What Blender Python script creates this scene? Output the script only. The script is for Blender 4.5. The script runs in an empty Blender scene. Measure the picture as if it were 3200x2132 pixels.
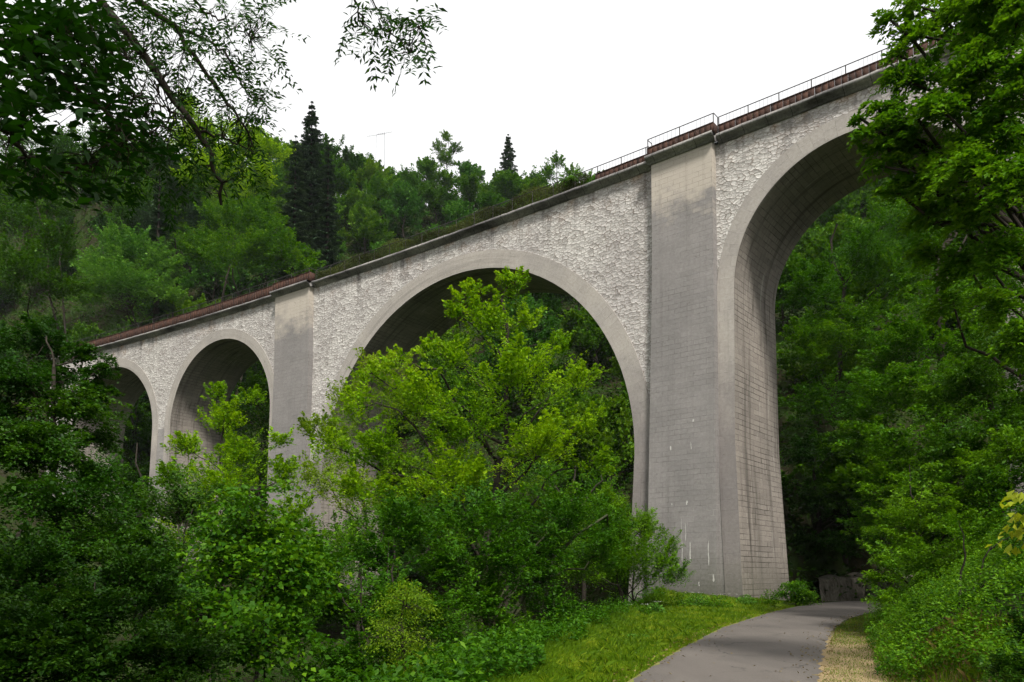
import bpy, math, random
import numpy as np
from math import sin, cos, tan, radians, atan2, sqrt, pi, acos, hypot

scn = bpy.context.scene
COL = scn.collection
rng = np.random.default_rng(7)
CAMZ = 1.7
F = 2400.0; PITCH = radians(3.0); HOR = 1800.0
PPY = HOR - F * tan(PITCH)

# ------------------------------------------------------------------ helpers
def at(px, py, D):
    """world point seen at photo pixel (px, py), D metres ahead of the camera"""
    a = (px - 1600) / F; b = (PPY - py) / F
    dx, dy, dz = a, cos(PITCH) - b * sin(PITCH), sin(PITCH) + b * cos(PITCH)
    t = D / dy
    return np.array([dx * t, D, CAMZ + dz * t])

def tag(o, label=None, cat=None, group=None, kind=None):
    if label: o['label'] = label
    if cat: o['category'] = cat
    if group: o['group'] = group
    if kind: o['kind'] = kind
    return o

def empty(name, loc, label, cat, group=None):
    o = bpy.data.objects.new(name, None); COL.objects.link(o)
    o.location = tuple(float(v) for v in loc); o.empty_display_size = 0.3
    return tag(o, label, cat, group)

def np_mesh(name, V, Fa, mat=None, uv=None, attrs=None, smooth=False):
    """V (n,3); Fa (m,k) all same k, or list of lists"""
    me = bpy.data.meshes.new(name)
    V = np.asarray(V, np.float32)
    if isinstance(Fa, np.ndarray):
        m, k = Fa.shape
        me.vertices.add(len(V)); me.vertices.foreach_set('co', V.ravel())
        me.loops.add(m * k); me.loops.foreach_set('vertex_index', Fa.astype(np.int32).ravel())
        me.polygons.add(m)
        me.polygons.foreach_set('loop_start', np.arange(0, m * k, k, dtype=np.int32))
        me.polygons.foreach_set('loop_total', np.full(m, k, np.int32))
        me.update(calc_edges=True)
    else:
        me.from_pydata([tuple(map(float, v)) for v in V], [], Fa)
    if uv is not None:
        l = me.uv_layers.new(name='UVMap')
        vi = np.zeros(len(me.loops), np.int32); me.loops.foreach_get('vertex_index', vi)
        l.data.foreach_set('uv', np.asarray(uv, np.float32)[vi].ravel())
    if attrs:
        for an, av in attrs.items():
            a = me.attributes.new(an, 'FLOAT', 'POINT')
            a.data.foreach_set('value', np.asarray(av, np.float32))
    if smooth:
        me.polygons.foreach_set('use_smooth', np.ones(len(me.polygons), bool))
    if mat: me.materials.append(mat)
    return me

def obj(name, me, parent=None, loc=None):
    o = bpy.data.objects.new(name, me); COL.objects.link(o)
    if parent is not None: o.parent = parent
    if loc is not None: o.location = tuple(float(v) for v in loc)
    return o

class MB:
    """collects grids / boxes / tubes into one mesh"""
    def __init__(s): s.v = []; s.f = []; s.uv = []; s.n = 0
    def add(s, V, Fq, uv=None):
        V = np.asarray(V, float); s.v.append(V); s.f.append(np.asarray(Fq, np.int64) + s.n)
        s.uv.append(np.asarray(uv, float) if uv is not None else V[:, [0, 2]]); s.n += len(V)
    def grid(s, P, uv=None, flip=False):
        P = np.asarray(P, float); a, b = P.shape[:2]
        i = np.arange(a * b).reshape(a, b)
        q = np.stack([i[:-1, :-1], i[1:, :-1], i[1:, 1:], i[:-1, 1:]], -1).reshape(-1, 4)
        if flip: q = q[:, ::-1]
        s.add(P.reshape(-1, 3), q, None if uv is None else np.asarray(uv).reshape(-1, 2))
    def box8(s, c):
        s.add(c, [[0, 3, 2, 1], [4, 5, 6, 7], [0, 1, 5, 4], [1, 2, 6, 5], [2, 3, 7, 6], [3, 0, 4, 7]])
    def box(s, c, h):
        x, y, z = c; a, b, d = h
        s.box8([(x-a, y-b, z-d), (x+a, y-b, z-d), (x+a, y+b, z-d), (x-a, y+b, z-d),
                (x-a, y-b, z+d), (x+a, y-b, z+d), (x+a, y+b, z+d), (x-a, y+b, z+d)])
    def tube(s, pts, rad, k=6):
        pts = np.asarray(pts, float); n = len(pts); rad = np.broadcast_to(np.asarray(rad, float), (n,))
        t = np.gradient(pts, axis=0); t /= np.linalg.norm(t, axis=1)[:, None] + 1e-9
        up = np.where(np.abs(t[:, 2:3]) < .9, [[0., 0, 1]], [[1., 0, 0]])
        u = np.cross(t, up); u /= np.linalg.norm(u, axis=1)[:, None] + 1e-9
        w = np.cross(t, u)
        a = np.linspace(0, 2 * pi, k, endpoint=False)
        P = pts[:, None] + rad[:, None, None] * (u[:, None] * np.cos(a)[None, :, None] + w[:, None] * np.sin(a)[None, :, None])
        i = np.arange(n * k).reshape(n, k); j = np.roll(i, -1, axis=1)
        q = np.stack([i[:-1], j[:-1], j[1:], i[1:]], -1).reshape(-1, 4)
        s.add(P.reshape(-1, 3), q)
    def mesh(s, name, mat, smooth=False, attrs=None):
        return np_mesh(name, np.concatenate(s.v), np.concatenate(s.f), mat, uv=np.concatenate(s.uv), smooth=smooth, attrs=attrs)

def sstep(t): t = np.clip(t, 0, 1); return t * t * (3 - 2 * t)

# ------------------------------------------------------------------ node helpers
class NT:
    def __init__(s, name):
        s.m = bpy.data.materials.new(name); s.m.use_nodes = True
        s.t = s.m.node_tree; s.t.nodes.clear()
        s.out = s.n('ShaderNodeOutputMaterial')
    def n(s, typ, **kw):
        nd = s.t.nodes.new(typ)
        for k, v in kw.items(): setattr(nd, k, v)
        return nd
    def l(s, a, b): s.t.links.new(a, b)
    def val(s, sock, v):
        if hasattr(v, 'is_linked') or hasattr(v, 'links'): s.l(v, sock)
        else: sock.default_value = v
    def math(s, op, a, b=0.0, c=0.0, clamp=False):
        nd = s.n('ShaderNodeMath', operation=op); nd.use_clamp = clamp
        s.val(nd.inputs[0], a); s.val(nd.inputs[1], b); s.val(nd.inputs[2], c); return nd.outputs[0]
    def mix(s, f, a, b, mode='MIX'):
        nd = s.n('ShaderNodeMix', data_type='RGBA', blend_type=mode)
        s.val(nd.inputs[0], f); s.val(nd.inputs[6], a); s.val(nd.inputs[7], b); return nd.outputs[2]
    def ramp(s, f, stops, interp='LINEAR'):
        nd = s.n('ShaderNodeValToRGB'); nd.color_ramp.interpolation = interp
        e = nd.color_ramp.elements
        while len(e) < len(stops): e.new(0.5)
        for i, (p, c) in enumerate(stops):
            e[i].position = p; e[i].color = c if len(c) == 4 else (*c, 1)
        s.l(f, nd.inputs[0]); return nd.outputs[0]
    def noise(s, vec, scale, detail=4, rough=.55, dist=0):
        nd = s.n('ShaderNodeTexNoise'); s.l(vec, nd.inputs['Vector'])
        nd.inputs['Scale'].default_value = scale; nd.inputs['Detail'].default_value = detail
        nd.inputs['Roughness'].default_value = rough; nd.inputs['Distortion'].default_value = dist
        return nd
    def mapping(s, vec, scale=(1, 1, 1), loc=(0, 0, 0), rot=(0, 0, 0)):
        nd = s.n('ShaderNodeMapping'); s.l(vec, nd.inputs[0])
        nd.inputs[1].default_value = loc; nd.inputs[2].default_value = rot; nd.inputs[3].default_value = scale
        return nd.outputs[0]
    def bsdf(s, col, rough=.9, spec=.2, bump=None, bs=.5, bd=.02):
        b = s.n('ShaderNodeBsdfPrincipled'); s.val(b.inputs['Base Color'], col); s.val(b.inputs['Roughness'], rough)
        b.inputs['Specular IOR Level'].default_value = spec
        if bump is not None:
            bn = s.n('ShaderNodeBump'); bn.inputs['Strength'].default_value = bs; bn.inputs['Distance'].default_value = bd
            s.l(bump, bn.inputs['Height']); s.l(bn.outputs[0], b.inputs['Normal'])
        return b
    def fin(s, b): s.l(b.outputs[0], s.out.inputs[0]); return s.m

def stains(T, uvv, amount=.6, sx=1.3, sz=.09):
    """dark water runs: vertical streak mask"""
    n = T.noise(T.mapping(uvv, (sx, sz, 1)), 1.0, 5, .65).outputs[0]
    return T.math('MULTIPLY', T.ramp(n, [(.52, (0, 0, 0)), (.72, (1, 1, 1))]), amount)

def mat_rubble():
    T = NT('rubble_masonry')
    uv = T.n('ShaderNodeUVMap').outputs[0]
    wob = T.noise(uv, .9, 3); wob2 = T.noise(uv, 6.0, 3)
    add = T.n('ShaderNodeVectorMath', operation='MULTIPLY_ADD')
    T.l(wob.outputs[1], add.inputs[0]); add.inputs[1].default_value = (.55, .45, 0); T.l(uv, add.inputs[2])
    add2 = T.n('ShaderNodeVectorMath', operation='MULTIPLY_ADD')
    T.l(wob2.outputs[1], add2.inputs[0]); add2.inputs[1].default_value = (.13, .10, 0); T.l(add.outputs[0], add2.inputs[2])
    mp = T.mapping(add2.outputs[0], (3.0, 5.6, 1))
    ve = T.n('ShaderNodeTexVoronoi', feature='DISTANCE_TO_EDGE', voronoi_dimensions='2D'); T.l(mp, ve.inputs['Vector']); ve.inputs['Scale'].default_value = 1; ve.inputs['Randomness'].default_value = 1
    vc = T.n('ShaderNodeTexVoronoi', feature='F1', voronoi_dimensions='2D'); T.l(mp, vc.inputs['Vector']); vc.inputs['Scale'].default_value = 1; vc.inputs['Randomness'].default_value = 1
    wn = T.noise(uv, .8, 5, .7).outputs[0]
    width = T.math('MULTIPLY_ADD', wn, .30, -.05)       # joints: tight in places, open in others
    j = T.math('DIVIDE', ve.outputs['Distance'], T.math('MAXIMUM', width, .012))
    joint = T.ramp(j, [(.2, (1, 1, 1)), (1.0, (0, 0, 0))])
    cell = T.n('ShaderNodeSeparateColor'); T.l(vc.outputs['Color'], cell.inputs[0])
    stone = T.ramp(cell.outputs[0], [(0, (.40, .382, .355)), (.3, (.52, .50, .468)), (.7, (.59, .568, .532)), (1, (.68, .658, .618))])
    big = T.noise(uv, .16, 4, .6).outputs[0]
    stone = T.mix(T.ramp(big, [(.40, (0, 0, 0)), (.60, (1, 1, 1))]), stone, T.mix(1, stone, (.80, .785, .80, 1), 'MULTIPLY'))
    fine = T.noise(uv, 7, 6, .75).outputs[0]
    stone = T.mix(T.ramp(fine, [(.34, (.0, .0, .0)), (.56, (1, 1, 1))]), T.mix(1, stone, (.58, .55, .53, 1), 'MULTIPLY'), stone)
    open_ = T.noise(uv, 1.6, 3).outputs[0]
    jc = T.mix(T.ramp(open_, [(.38, (0, 0, 0)), (.66, (1, 1, 1))]), (.36, .33, .295, 1), (.18, .15, .125, 1))
    col = T.mix(joint, stone, jc)
    # dark pits where mortar has fallen out, lichen specks
    sp = T.noise(T.mapping(uv, (1, 1.6, 1)), 2.6, 7, .8).outputs[0]
    pit = T.ramp(sp, [(.585, (0, 0, 0)), (.65, (1, 1, 1))])
    sepz = T.n('ShaderNodeSeparateXYZ'); T.l(uv, sepz.inputs[0])
    lft = T.math('MULTIPLY_ADD', sepz.outputs[0], -.02, .25, clamp=True)
    col = T.mix(T.math('MULTIPLY', pit, lft), col, (.05, .042, .036, 1))
    top = T.math('SUBTRACT', 1.0, T.math('DIVIDE', T.math('SUBTRACT', 26.6, sepz.outputs[1]), 4.5), clamp=True)
    st = T.math('MULTIPLY', stains(T, uv, .9, .9, .06), T.math('POWER', top, 1.5))
    col = T.mix(st, col, (.06, .052, .047, 1))
    och = T.math('MULTIPLY', T.ramp(T.noise(uv, .8, 4).outputs[0], [(.5, (0, 0, 0)), (.7, (1, 1, 1))]), T.math('POWER', top, 6))
    col = T.mix(T.math('MULTIPLY', och, .6), col, (.32, .19, .09, 1))
    dome = T.math('SUBTRACT', 1.0, T.math('POWER', vc.outputs['Distance'], 2.0)); h = T.math('ADD', T.math('ADD', T.math('MULTIPLY', T.math('MINIMUM', ve.outputs['Distance'], .12), 2.2), T.math('MULTIPLY', dome, .7)), T.math('MULTIPLY', fine, 1.0))
    h = T.math('SUBTRACT', T.math('ADD', h, T.math('MULTIPLY', cell.outputs[1], .30)), T.math('MULTIPLY', pit, .3))
    return T.fin(T.bsdf(col, .95, .1, h, .9, .045))

def mat_smooth(name, c1, c2, joints=.5, bw=.95, bh=.36, cream=False, dark=.4, white=False, strong=False, foot_grey=False):
    """rendered / dressed stone with faint coursing"""
    T = NT(name); uv = T.n('ShaderNodeUVMap').outputs[0]
    wob = T.noise(uv, 1.5, 2)
    add = T.n('ShaderNodeVectorMath', operation='MULTIPLY_ADD')
    T.l(wob.outputs[1], add.inputs[0]); add.inputs[1].default_value = (.05, .05, 0); T.l(uv, add.inputs[2])
    br = T.n('ShaderNodeTexBrick'); T.l(add.outputs[0], br.inputs[0])
    br.inputs['Scale'].default_value = 1; br.inputs['Brick Width'].default_value = bw; br.inputs['Row Height'].default_value = bh
    br.inputs['Mortar Size'].default_value = .018 if strong else .012; br.inputs['Mortar Smooth'].default_value = .3
    br.inputs['Color1'].default_value = (0, 0, 0, 1); br.inputs['Color2'].default_value = (1, 1, 1, 1); br.inputs['Mortar'].default_value = (.5, .5, .5, 1)
    big = T.noise(uv, .22, 5, .6).outputs[0]
    col = T.mix(T.ramp(big, [(.35, (0, 0, 0)), (.65, (1, 1, 1))]), c1, c2)
    bc = T.n('ShaderNodeSeparateColor'); T.l(br.outputs[0], bc.inputs[0])
    col = T.mix(T.math('MULTIPLY', bc.outputs[0], .55 if strong else .26), col, T.mix(1, col, (.66, .65, .66, 1), 'MULTIPLY'))
    fine = T.noise(uv, 6, 6, .7).outputs[0]
    col = T.mix(T.ramp(fine, [(.3, (0, 0, 0)), (.72, (1, 1, 1))]), T.mix(1, col, (.78, .76, .75, 1), 'MULTIPLY'), col)
    sep = T.n('ShaderNodeSeparateXYZ'); T.l(uv, sep.inputs[0])
    if cream:
        zz = T.math('ADD', T.math('ADD', sep.outputs[1], T.math('MULTIPLY', T.noise(uv, .5, 5, .7).outputs[0], 7.0)), T.math('MULTIPLY_ADD', bc.outputs[0], .7, -2.9))
        k = T.ramp(T.math('DIVIDE', zz, 30.0), [(.79, (0, 0, 0)), (.86, (1, 1, 1))])
        col = T.mix(T.math('MULTIPLY', k, .75), col, (.50, .445, .37, 1))
    if foot_grey:   # rings run down into the grey render of the piers
        pz = T.n('ShaderNodeSeparateXYZ'); T.l(T.n('ShaderNodeNewGeometry').outputs['Position'], pz.inputs[0])
        gz = T.math('ADD', pz.outputs[2], T.math('MULTIPLY', T.noise(uv, .6, 5, .7).outputs[0], 8.0))
        gk = T.ramp(T.math('DIVIDE', gz, 30.0), [(.46, (1, 1, 1)), (.66, (0, 0, 0))])
        col = T.mix(gk, col, T.mix(1, col, (.62, .61, .64, 1), 'MULTIPLY'))
    # joints come and go
    vis = T.ramp(T.noise(T.mapping(uv, (.5, 1.2, 1)), .6, 4, .7).outputs[0], [(.40 if strong else .38, (.12 if strong else 0,) * 3), (.60 if strong else .62, (1, 1, 1))])
    jm = T.math('MULTIPLY', T.math('MULTIPLY', br.outputs[1], vis), joints)
    col = T.mix(jm, col, (.06, .052, .045, 1))
    st = stains(T, uv, dark, 1.6, .05)
    col = T.mix(st, col, (.085, .075, .065, 1))
    if white:   # lime runs and a few repointed joints low on the pier
        lo = T.math('SUBTRACT', 1.0, T.math('DIVIDE', sep.outputs[1], 9.0), clamp=True)
        rep = T.ramp(T.noise(uv, .45, 2).outputs[0], [(.55, (0, 0, 0)), (.62, (1, 1, 1))])
        w2 = T.math('MULTIPLY', T.math('MULTIPLY', br.outputs[1], rep), .45)
        col = T.mix(T.math('MULTIPLY', w2, T.math('POWER', lo, .5)), col, (.62, .60, .56, 1))
    # damp, mossy foot
    foot = T.math('SUBTRACT', 1.0, T.math('DIVIDE', T.math('ADD', sep.outputs[1], T.math('MULTIPLY', fine, 2.0)), 4.6), clamp=True)
    col = T.mix(T.math('MULTIPLY', foot, .8), col, (.055, .058, .035, 1))
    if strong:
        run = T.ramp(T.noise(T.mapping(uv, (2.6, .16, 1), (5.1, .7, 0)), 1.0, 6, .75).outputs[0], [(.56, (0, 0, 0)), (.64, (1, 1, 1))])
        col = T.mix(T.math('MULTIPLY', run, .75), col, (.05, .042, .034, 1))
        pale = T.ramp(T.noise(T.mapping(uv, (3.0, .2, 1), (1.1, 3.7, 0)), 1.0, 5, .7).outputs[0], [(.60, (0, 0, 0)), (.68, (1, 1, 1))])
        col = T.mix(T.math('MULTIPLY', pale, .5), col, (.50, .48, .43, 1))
    sp = T.ramp(T.noise(uv, 1.9, 8, .8).outputs[0], [(.60, (0, 0, 0)), (.66, (1, 1, 1))])
    col = T.mix(T.math('MULTIPLY', sp, .45), col, (.07, .06, .05, 1))
    h = T.math('SUBTRACT', T.math('MULTIPLY', fine, .5), T.math('MULTIPLY', jm, 1.4))
    return T.fin(T.bsdf(col, .92, .15, h, .7, .04))

def mat_rust():
    T = NT('rusty_iron'); tc = T.n('ShaderNodeTexCoord').outputs['Object']
    n = T.noise(T.mapping(tc, (1, 1, .4)), 3.0, 6, .7).outputs[0]
    col = T.ramp(n, [(.3, (.020, .012, .009)), (.5, (.050, .022, .014)), (.7, (.085, .038, .022)), (.85, (.050, .032, .024))])
    return T.fin(T.bsdf(col, .85, .3, n, .4, .01))

def mat_plain(name, c, rough=.8, spec=.3, var=.25, sc=4):
    T = NT(name); tc = T.n('ShaderNodeTexCoord').outputs['Object']
    n = T.noise(tc, sc, 5, .65).outputs[0]
    a = tuple(v * (1 - var) for v in c) + (1,); b = tuple(min(1, v * (1 + var)) for v in c) + (1,)
    return T.fin(T.bsdf(T.ramp(n, [(.3, a), (.7, b)]), rough, spec, n, .4, .02))

def mat_cornice():
    T = NT('weathered_coping_stone'); uv = T.n('ShaderNodeUVMap').outputs[0]
    tc = T.n('ShaderNodeTexCoord').outputs['Object']
    a = T.noise(T.mapping(tc, (.25, .25, 1.2)), 1.0, 5, .65).outputs[0]
    col = T.ramp(a, [(.34, (.075, .068, .066)), (.46, (.20, .19, .185)), (.62, (.38, .36, .335))])
    f = T.noise(tc, 8, 5, .7).outputs[0]
    col = T.mix(T.ramp(f, [(.35, (0, 0, 0)), (.6, (1, 1, 1))]), T.mix(1, col, (.6, .6, .6, 1), 'MULTIPLY'), col)
    sep = T.n('ShaderNodeSeparateXYZ'); T.l(uv, sep.inputs[0])
    fr = T.math('FRACT', T.math('DIVIDE', sep.outputs[0], 1.35))
    jn = T.math('LESS_THAN', fr, .018)
    col = T.mix(jn, col, (.01, .01, .01, 1))
    return T.fin(T.bsdf(col, .9, .2, f, .6, .03))

RUB = mat_rubble()
RING = mat_smooth('dressed_ring_stone', (.44, .41, .365, 1), (.36, .338, .31, 1), .30, .55, .6, dark=.45, foot_grey=True)
PIL = mat_smooth('grey_rendered_pilaster', (.232, .222, .213, 1), (.295, .280, .268, 1), .5, .8, .30, cream=True, dark=.25, white=True)
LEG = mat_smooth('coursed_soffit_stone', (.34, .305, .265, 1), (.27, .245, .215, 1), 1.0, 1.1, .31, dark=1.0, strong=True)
PIERM = mat_smooth('grey_pier_stone', (.26, .25, .24, 1), (.34, .325, .31, 1), .6, .95, .40, dark=.35, white=True)
COR = mat_cornice(); RUST = mat_rust()
IRON = mat_plain('dark_iron', (.03, .026, .024), .6, .4)
BALL = mat_plain('track_ballast', (.16, .15, .13), .95, .1)

# ------------------------------------------------------------------ viaduct
VC = np.array([-300.875, -336.592]); R0 = 491.5; RW = R0 + .5; VW = 6.0
TH0 = atan2(51.59 - VC[1], -VC[0])
ZT = 25.333 + CAMZ           # coping top
def PT(s, z, o):
    s = np.asarray(s, float); z = np.asarray(z, float); o = np.asarray(o, float)
    s, z, o = np.broadcast_arrays(s, z, o)
    b = np.clip((19.5 - z) / 18.5, 0, 1.4)
    oo = o + np.where(o < VW / 2, -.42 * b, .6 * b)
    th = TH0 - s / RW; r = RW + oo
    return np.stack([VC[0] + r * np.cos(th), VC[1] + r * np.sin(th), z], -1)

ARCH = [(-53.59, 15.13 + CAMZ, 7.57, .95), (-35.30, 15.0 + CAMZ, 7.70, .95), (-5.71, 7.56 + CAMZ, 14.77, 1.28),
        (21.95, 16.40 + CAMZ, 6.50, 1.02), (40.6, 16.40 + CAMZ, 6.50, 1.02)]
# piers: s-left, s-right (intrados legs), z of the lower springing, foot level
def legs(i): c, z, r, _ = ARCH[i]; return c - r, c + r
PIERS = [(legs(0)[1], legs(1)[0], 16.7, 2.0, None), (legs(1)[1], legs(2)[0], 9.26, 0.0, (-26.6, -22.05)),
         (legs(2)[1], legs(3)[0], 9.26, -.6, (10.5, 14.42)), (legs(3)[1], legs(4)[0], 18.1, -.5, None),
         (-66.0, legs(0)[0], 16.8, 4.0, None), (legs(4)[1], 60.0, 18.1, 0, None)]
FL = .42
def flare(z, zs): return FL * np.clip((zs - z) / zs, 0, 1.3)

via = empty('railway_viaduct', PT(12.5, .6, 0), 'long disused stone railway viaduct with tall round arches crossing the valley', 'viaduct')
VL = np.array(via.location)
def vpart(name, mb, mat, parent=via, smooth=False):
    for i in range(len(mb.v)): mb.v[i] = mb.v[i] - VL
    return obj(name, mb.mesh(name, mat, smooth), parent)

# spandrel walls (front and rear): columns between the rings and the coping
def zbot(s):
    for c, z, r, t in ARCH:
        rm = r + t * .5
        if abs(s - c) < rm: return z + sqrt(max(0, rm * rm - (s - c) ** 2))
    for a, b, zs, zf, p in PIERS:
        if a - .1 <= s <= b + .1: return zs
    return 16.0
ss = [-66.0]
while ss[-1] < 60: ss.append(ss[-1] + .22)
for c, z, r, t in ARCH:
    rm = r + t * .5
    for sg in (-1, 1):
        for q in (0, .002, .01, .03, .07, .12): ss += [c + sg * (rm - q)]
        ss += [c + sg * (rm + .002)]
ss = sorted(x for x in ss if -66 <= x <= 60)
for o_, nm in ((0, 'spandrel_wall'), (VW, 'spandrel_wall')):
    mb = MB(); K = 26; rows = []; uvr = []
    for s in ss:
        zb = zbot(s); zz = np.linspace(zb, ZT - .38, K)
        rows.append(PT(s, zz, o_)); uvr.append(np.stack([np.full(K, s), zz], -1))
    mb.grid(rows, uvr, flip=(o_ == 0))
    vpart(nm, mb, RUB)

for sE, fl in ((-66, False), (60, True)):      # end walls of the abutments
    mb = MB(); zz = np.linspace(-3 if sE > 0 else 0, ZT - .38, 30); oo = np.linspace(0, VW, 6)[:, None]
    mb.grid(PT(sE, np.broadcast_to(zz, (6, 30)), np.broadcast_to(oo, (6, 30))), np.stack([np.broadcast_to(oo, (6, 30)), np.broadcast_to(zz, (6, 30))], -1), flip=fl); vpart('end_wall', mb, PIERM)

def profile(i, off, zfoot_l, zfoot_r, n=64):
    """intrados (off=0) or extrados profile as (s,z): up left leg, round, down right leg"""
    c, z, r, t = ARCH[i]; rr = r + off
    pl = [p for p in PIERS if abs(p[1] - (c - r)) < .2][0]; pr = [p for p in PIERS if abs(p[0] - (c + r)) < .2][0]
    out = []
    for zz in np.linspace(zfoot_l, z, 24)[:-1]: out.append((c - rr + flare(zz, pl[2]), zz))
    for a in np.linspace(pi, 0, n): out.append((c + rr * cos(a), z + rr * sin(a)))
    for zz in np.linspace(z, zfoot_r, 24)[1:]: out.append((c + rr - flare(zz, pr[2]), zz))
    return np.array(out)
for i, (c, z, r, t) in enumerate(ARCH):
    zl = [p for p in PIERS if abs(p[1] - (c - r)) < .2][0][3]; zr = [p for p in PIERS if abs(p[0] - (c + r)) < .2][0][3]
    pi_, pe = profile(i, 0, zl, zr), profile(i, t, zl, zr)
    mb = MB()
    for o_, fl in ((-.05, True), (VW + .05, False)):
        # face strip between intrados and extrados (legs included), proud of the wall, with its reveal
        m = np.linspace(0, 1, 4)[:, None, None]
        sz = pi_[None] * (1 - m) + pe[None] * m
        arc = np.r_[0, np.cumsum(np.hypot(*np.diff(pi_, axis=0).T))]
        uvv = np.stack([np.broadcast_to(m[..., 0] * t + 3 * i, sz.shape[:2]), np.broadcast_to(arc, sz.shape[:2])], -1)
        mb.grid(PT(sz[..., 0], sz[..., 1], o_), uvv, flip=not fl)
        o2 = .02 if o_ < 0 else VW - .02
        e = np.stack([PT(pe[:, 0], pe[:, 1], o_), PT(pe[:, 0], pe[:, 1], o2)], 0)
        mb.grid(e, np.stack([np.stack([np.full(len(arc), 0.), arc], -1), np.stack([np.full(len(arc), .07), arc], -1)], 0), flip=not fl)
    vpart('arch_ring', mb, RING)
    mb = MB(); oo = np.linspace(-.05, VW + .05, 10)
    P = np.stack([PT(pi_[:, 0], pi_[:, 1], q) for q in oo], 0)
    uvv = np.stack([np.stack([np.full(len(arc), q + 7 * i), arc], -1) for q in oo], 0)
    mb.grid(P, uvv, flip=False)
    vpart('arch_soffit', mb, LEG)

# pier bodies: front and rear faces between the ring legs
for a, b, zs, zf, pil in PIERS:
    mb = MB()
    zz = np.linspace(zf, zs + .02, 30); m = np.linspace(0, 1, 12)[:, None]
    for o_ in (-.004, VW + .004):
        s = (a - flare(zz, zs) + .02) * (1 - m) + (b + flare(zz, zs) - .02) * m
        mb.grid(PT(s, np.broadcast_to(zz, s.shape), o_), np.stack([s, np.broadcast_to(zz, s.shape)], -1), flip=(o_ < 0))
    vpart('pier', mb, PIERM)
    if pil:
        p0, p1 = pil
        mb = MB(); zz = np.linspace(zf, ZT - .36, 40); fl = .38 * np.clip((21 - zz) / 21, 0, 1)
        for o_, o2, fp in ((-.5, .03, True), (VW + .5, VW - .03, False)):
            prof = [(0, o2), (0, o_), (1, o_), (1, o2)]
            for k in range(3):
                (ma, oa), (mb_, ob) = prof[k], prof[k + 1]
                mm = np.linspace(0, 1, 10 if k == 1 else 2)[:, None]
                lft = p0 - fl * .9; rgt = p1 + fl * .35
                mx = ma + (mb_ - ma) * mm; s = lft * (1 - mx) + rgt * mx; o = oa + (ob - oa) * mm
                U = s + (o - oa if k != 1 else 0)
                mb.grid(PT(s, np.broadcast_to(zz, s.shape), np.broadcast_to(o, s.shape)), np.stack([U, np.broadcast_to(zz, s.shape)], -1), flip=fp)
        vpart('pilaster', mb, PIL)

# coping: moulded profile swept along, stepping out round the pilasters
segs = []; cur = -66.0
for (p0, p1) in ((-26.6, -22.05), (10.5, 14.42)):
    segs += [(cur, p0 - .22, 0), (p0 - .22, p1 + .22, .5)]; cur = p1 + .22
segs.append((cur, 60.0, 0))
for s0, s1, out in segs:
    for side in (0, 1):
        prof = [(.06, -.44), (-.10, -.44), (-.12, -.30), (-.24, -.28), (-.26, -.21), (-.46, -.19), (-.46, -.02), (-.44, 0), (.4, 0.02)]
        n = max(2, int((s1 - s0) / .5)); S = np.linspace(s0, s1, n + 1)
        jit = rng.normal(0, .010, (len(S),)) if out == 0 else 0 * S
        mb = MB(); rows = []; uvr = []
        for k, (o_, dz) in enumerate(prof):
            oo = o_ - (out if o_ < .3 else 0)
            if side: oo = VW - oo
            rows.append(PT(S, ZT + dz + jit, oo)); uvr.append(np.stack([S, np.full(len(S), k * .15)], -1))
        mb.grid(rows, uvr, flip=bool(side))
        for e in (0, -1):   # end caps
            P = np.array([r[e] for r in rows]); c = P.mean(0)

            q = [[k, k + 1, len(P) - 2 - k, len(P) - 1 - k] for k in range((len(P) - 1) // 2)]
            mb.add(P, q)
        vpart('coping', mb, COR)
# deck
mb = MB(); S = np.linspace(-66, 60, 120)
mb.grid([PT(S, ZT - .02, .35), PT(S, ZT + .10, .9), PT(S, ZT + .12, VW / 2), PT(S, ZT + .10, VW - .9), PT(S, ZT - .02, VW - .35)],
        [np.stack([S, np.full(120, k * 1.)], -1) for k in range(5)])
vpart('deck', mb, BALL)

# rusty parapet plates and railings
def parapet(s0, s1, o_, h, back=False):
    mb = MB(); s = s0; w = .34
    while s < s1 - .05:
        e = min(s + w - .012, s1); ins = rng.uniform(0, .018); t0 = ZT - .03; t1 = ZT + h + rng.normal(0, .004)
        a = o_ + ins
        mb.box8(np.array([PT(s, t0, a), PT(e, t0, a), PT(e, t0, a + .03), PT(s, t0, a + .03),
                          PT(s, t1, a), PT(e, t1, a), PT(e, t1, a + .03), PT(s, t1, a + .03)])); s += w
    S = np.linspace(s0, s1, max(3, int((s1 - s0) / 1)))
    mb.tube(PT(S, ZT + h + .01, o_), .035, 4)
    vpart('parapet_plate', mb, RUST)
def railing(s0, s1, o_, h, base, step=1.75, bal=8, ends=True):
    S = np.linspace(s0, s1, max(3, int((s1 - s0) / .9)))
    mb = MB(); mb.tube(PT(S, ZT + h, o_), .028, 5); mb.tube(PT(S, ZT + base + .04, o_), .015, 4)
    s = s0; n = 0
    while s < s1:
        if n % bal and rng.random() > .12:
            mb.tube(PT(np.array([s, s + rng.normal(0, .012)]), np.array([ZT + base, ZT + h]), o_), .008, 3)
        s += step / bal; n += 1
    r = vpart('railing', mb, IRON)
    s = s0
    while s <= s1 + .01:
        pb = MB(); pb.tube(PT(np.array([s, s]), np.array([ZT - .05, ZT + h + .01]), o_), .032, 5)
        vpart('post', pb, IRON, r); s += step
    return r
parapet(-62, -27.3, -.22, .90); railing(-62, -27.3, -.10, 1.45, .9, 2.6, 8)
parapet(-26.8, -21.9, -.62, .80); railing(-26.7, -21.95, -.55, 1.15, .8, 2.35)
railing(-21.6, 10.1, -.05, 1.08, .06, 1.75)
parapet(6.3, 10.15, -.2, .52)
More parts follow.
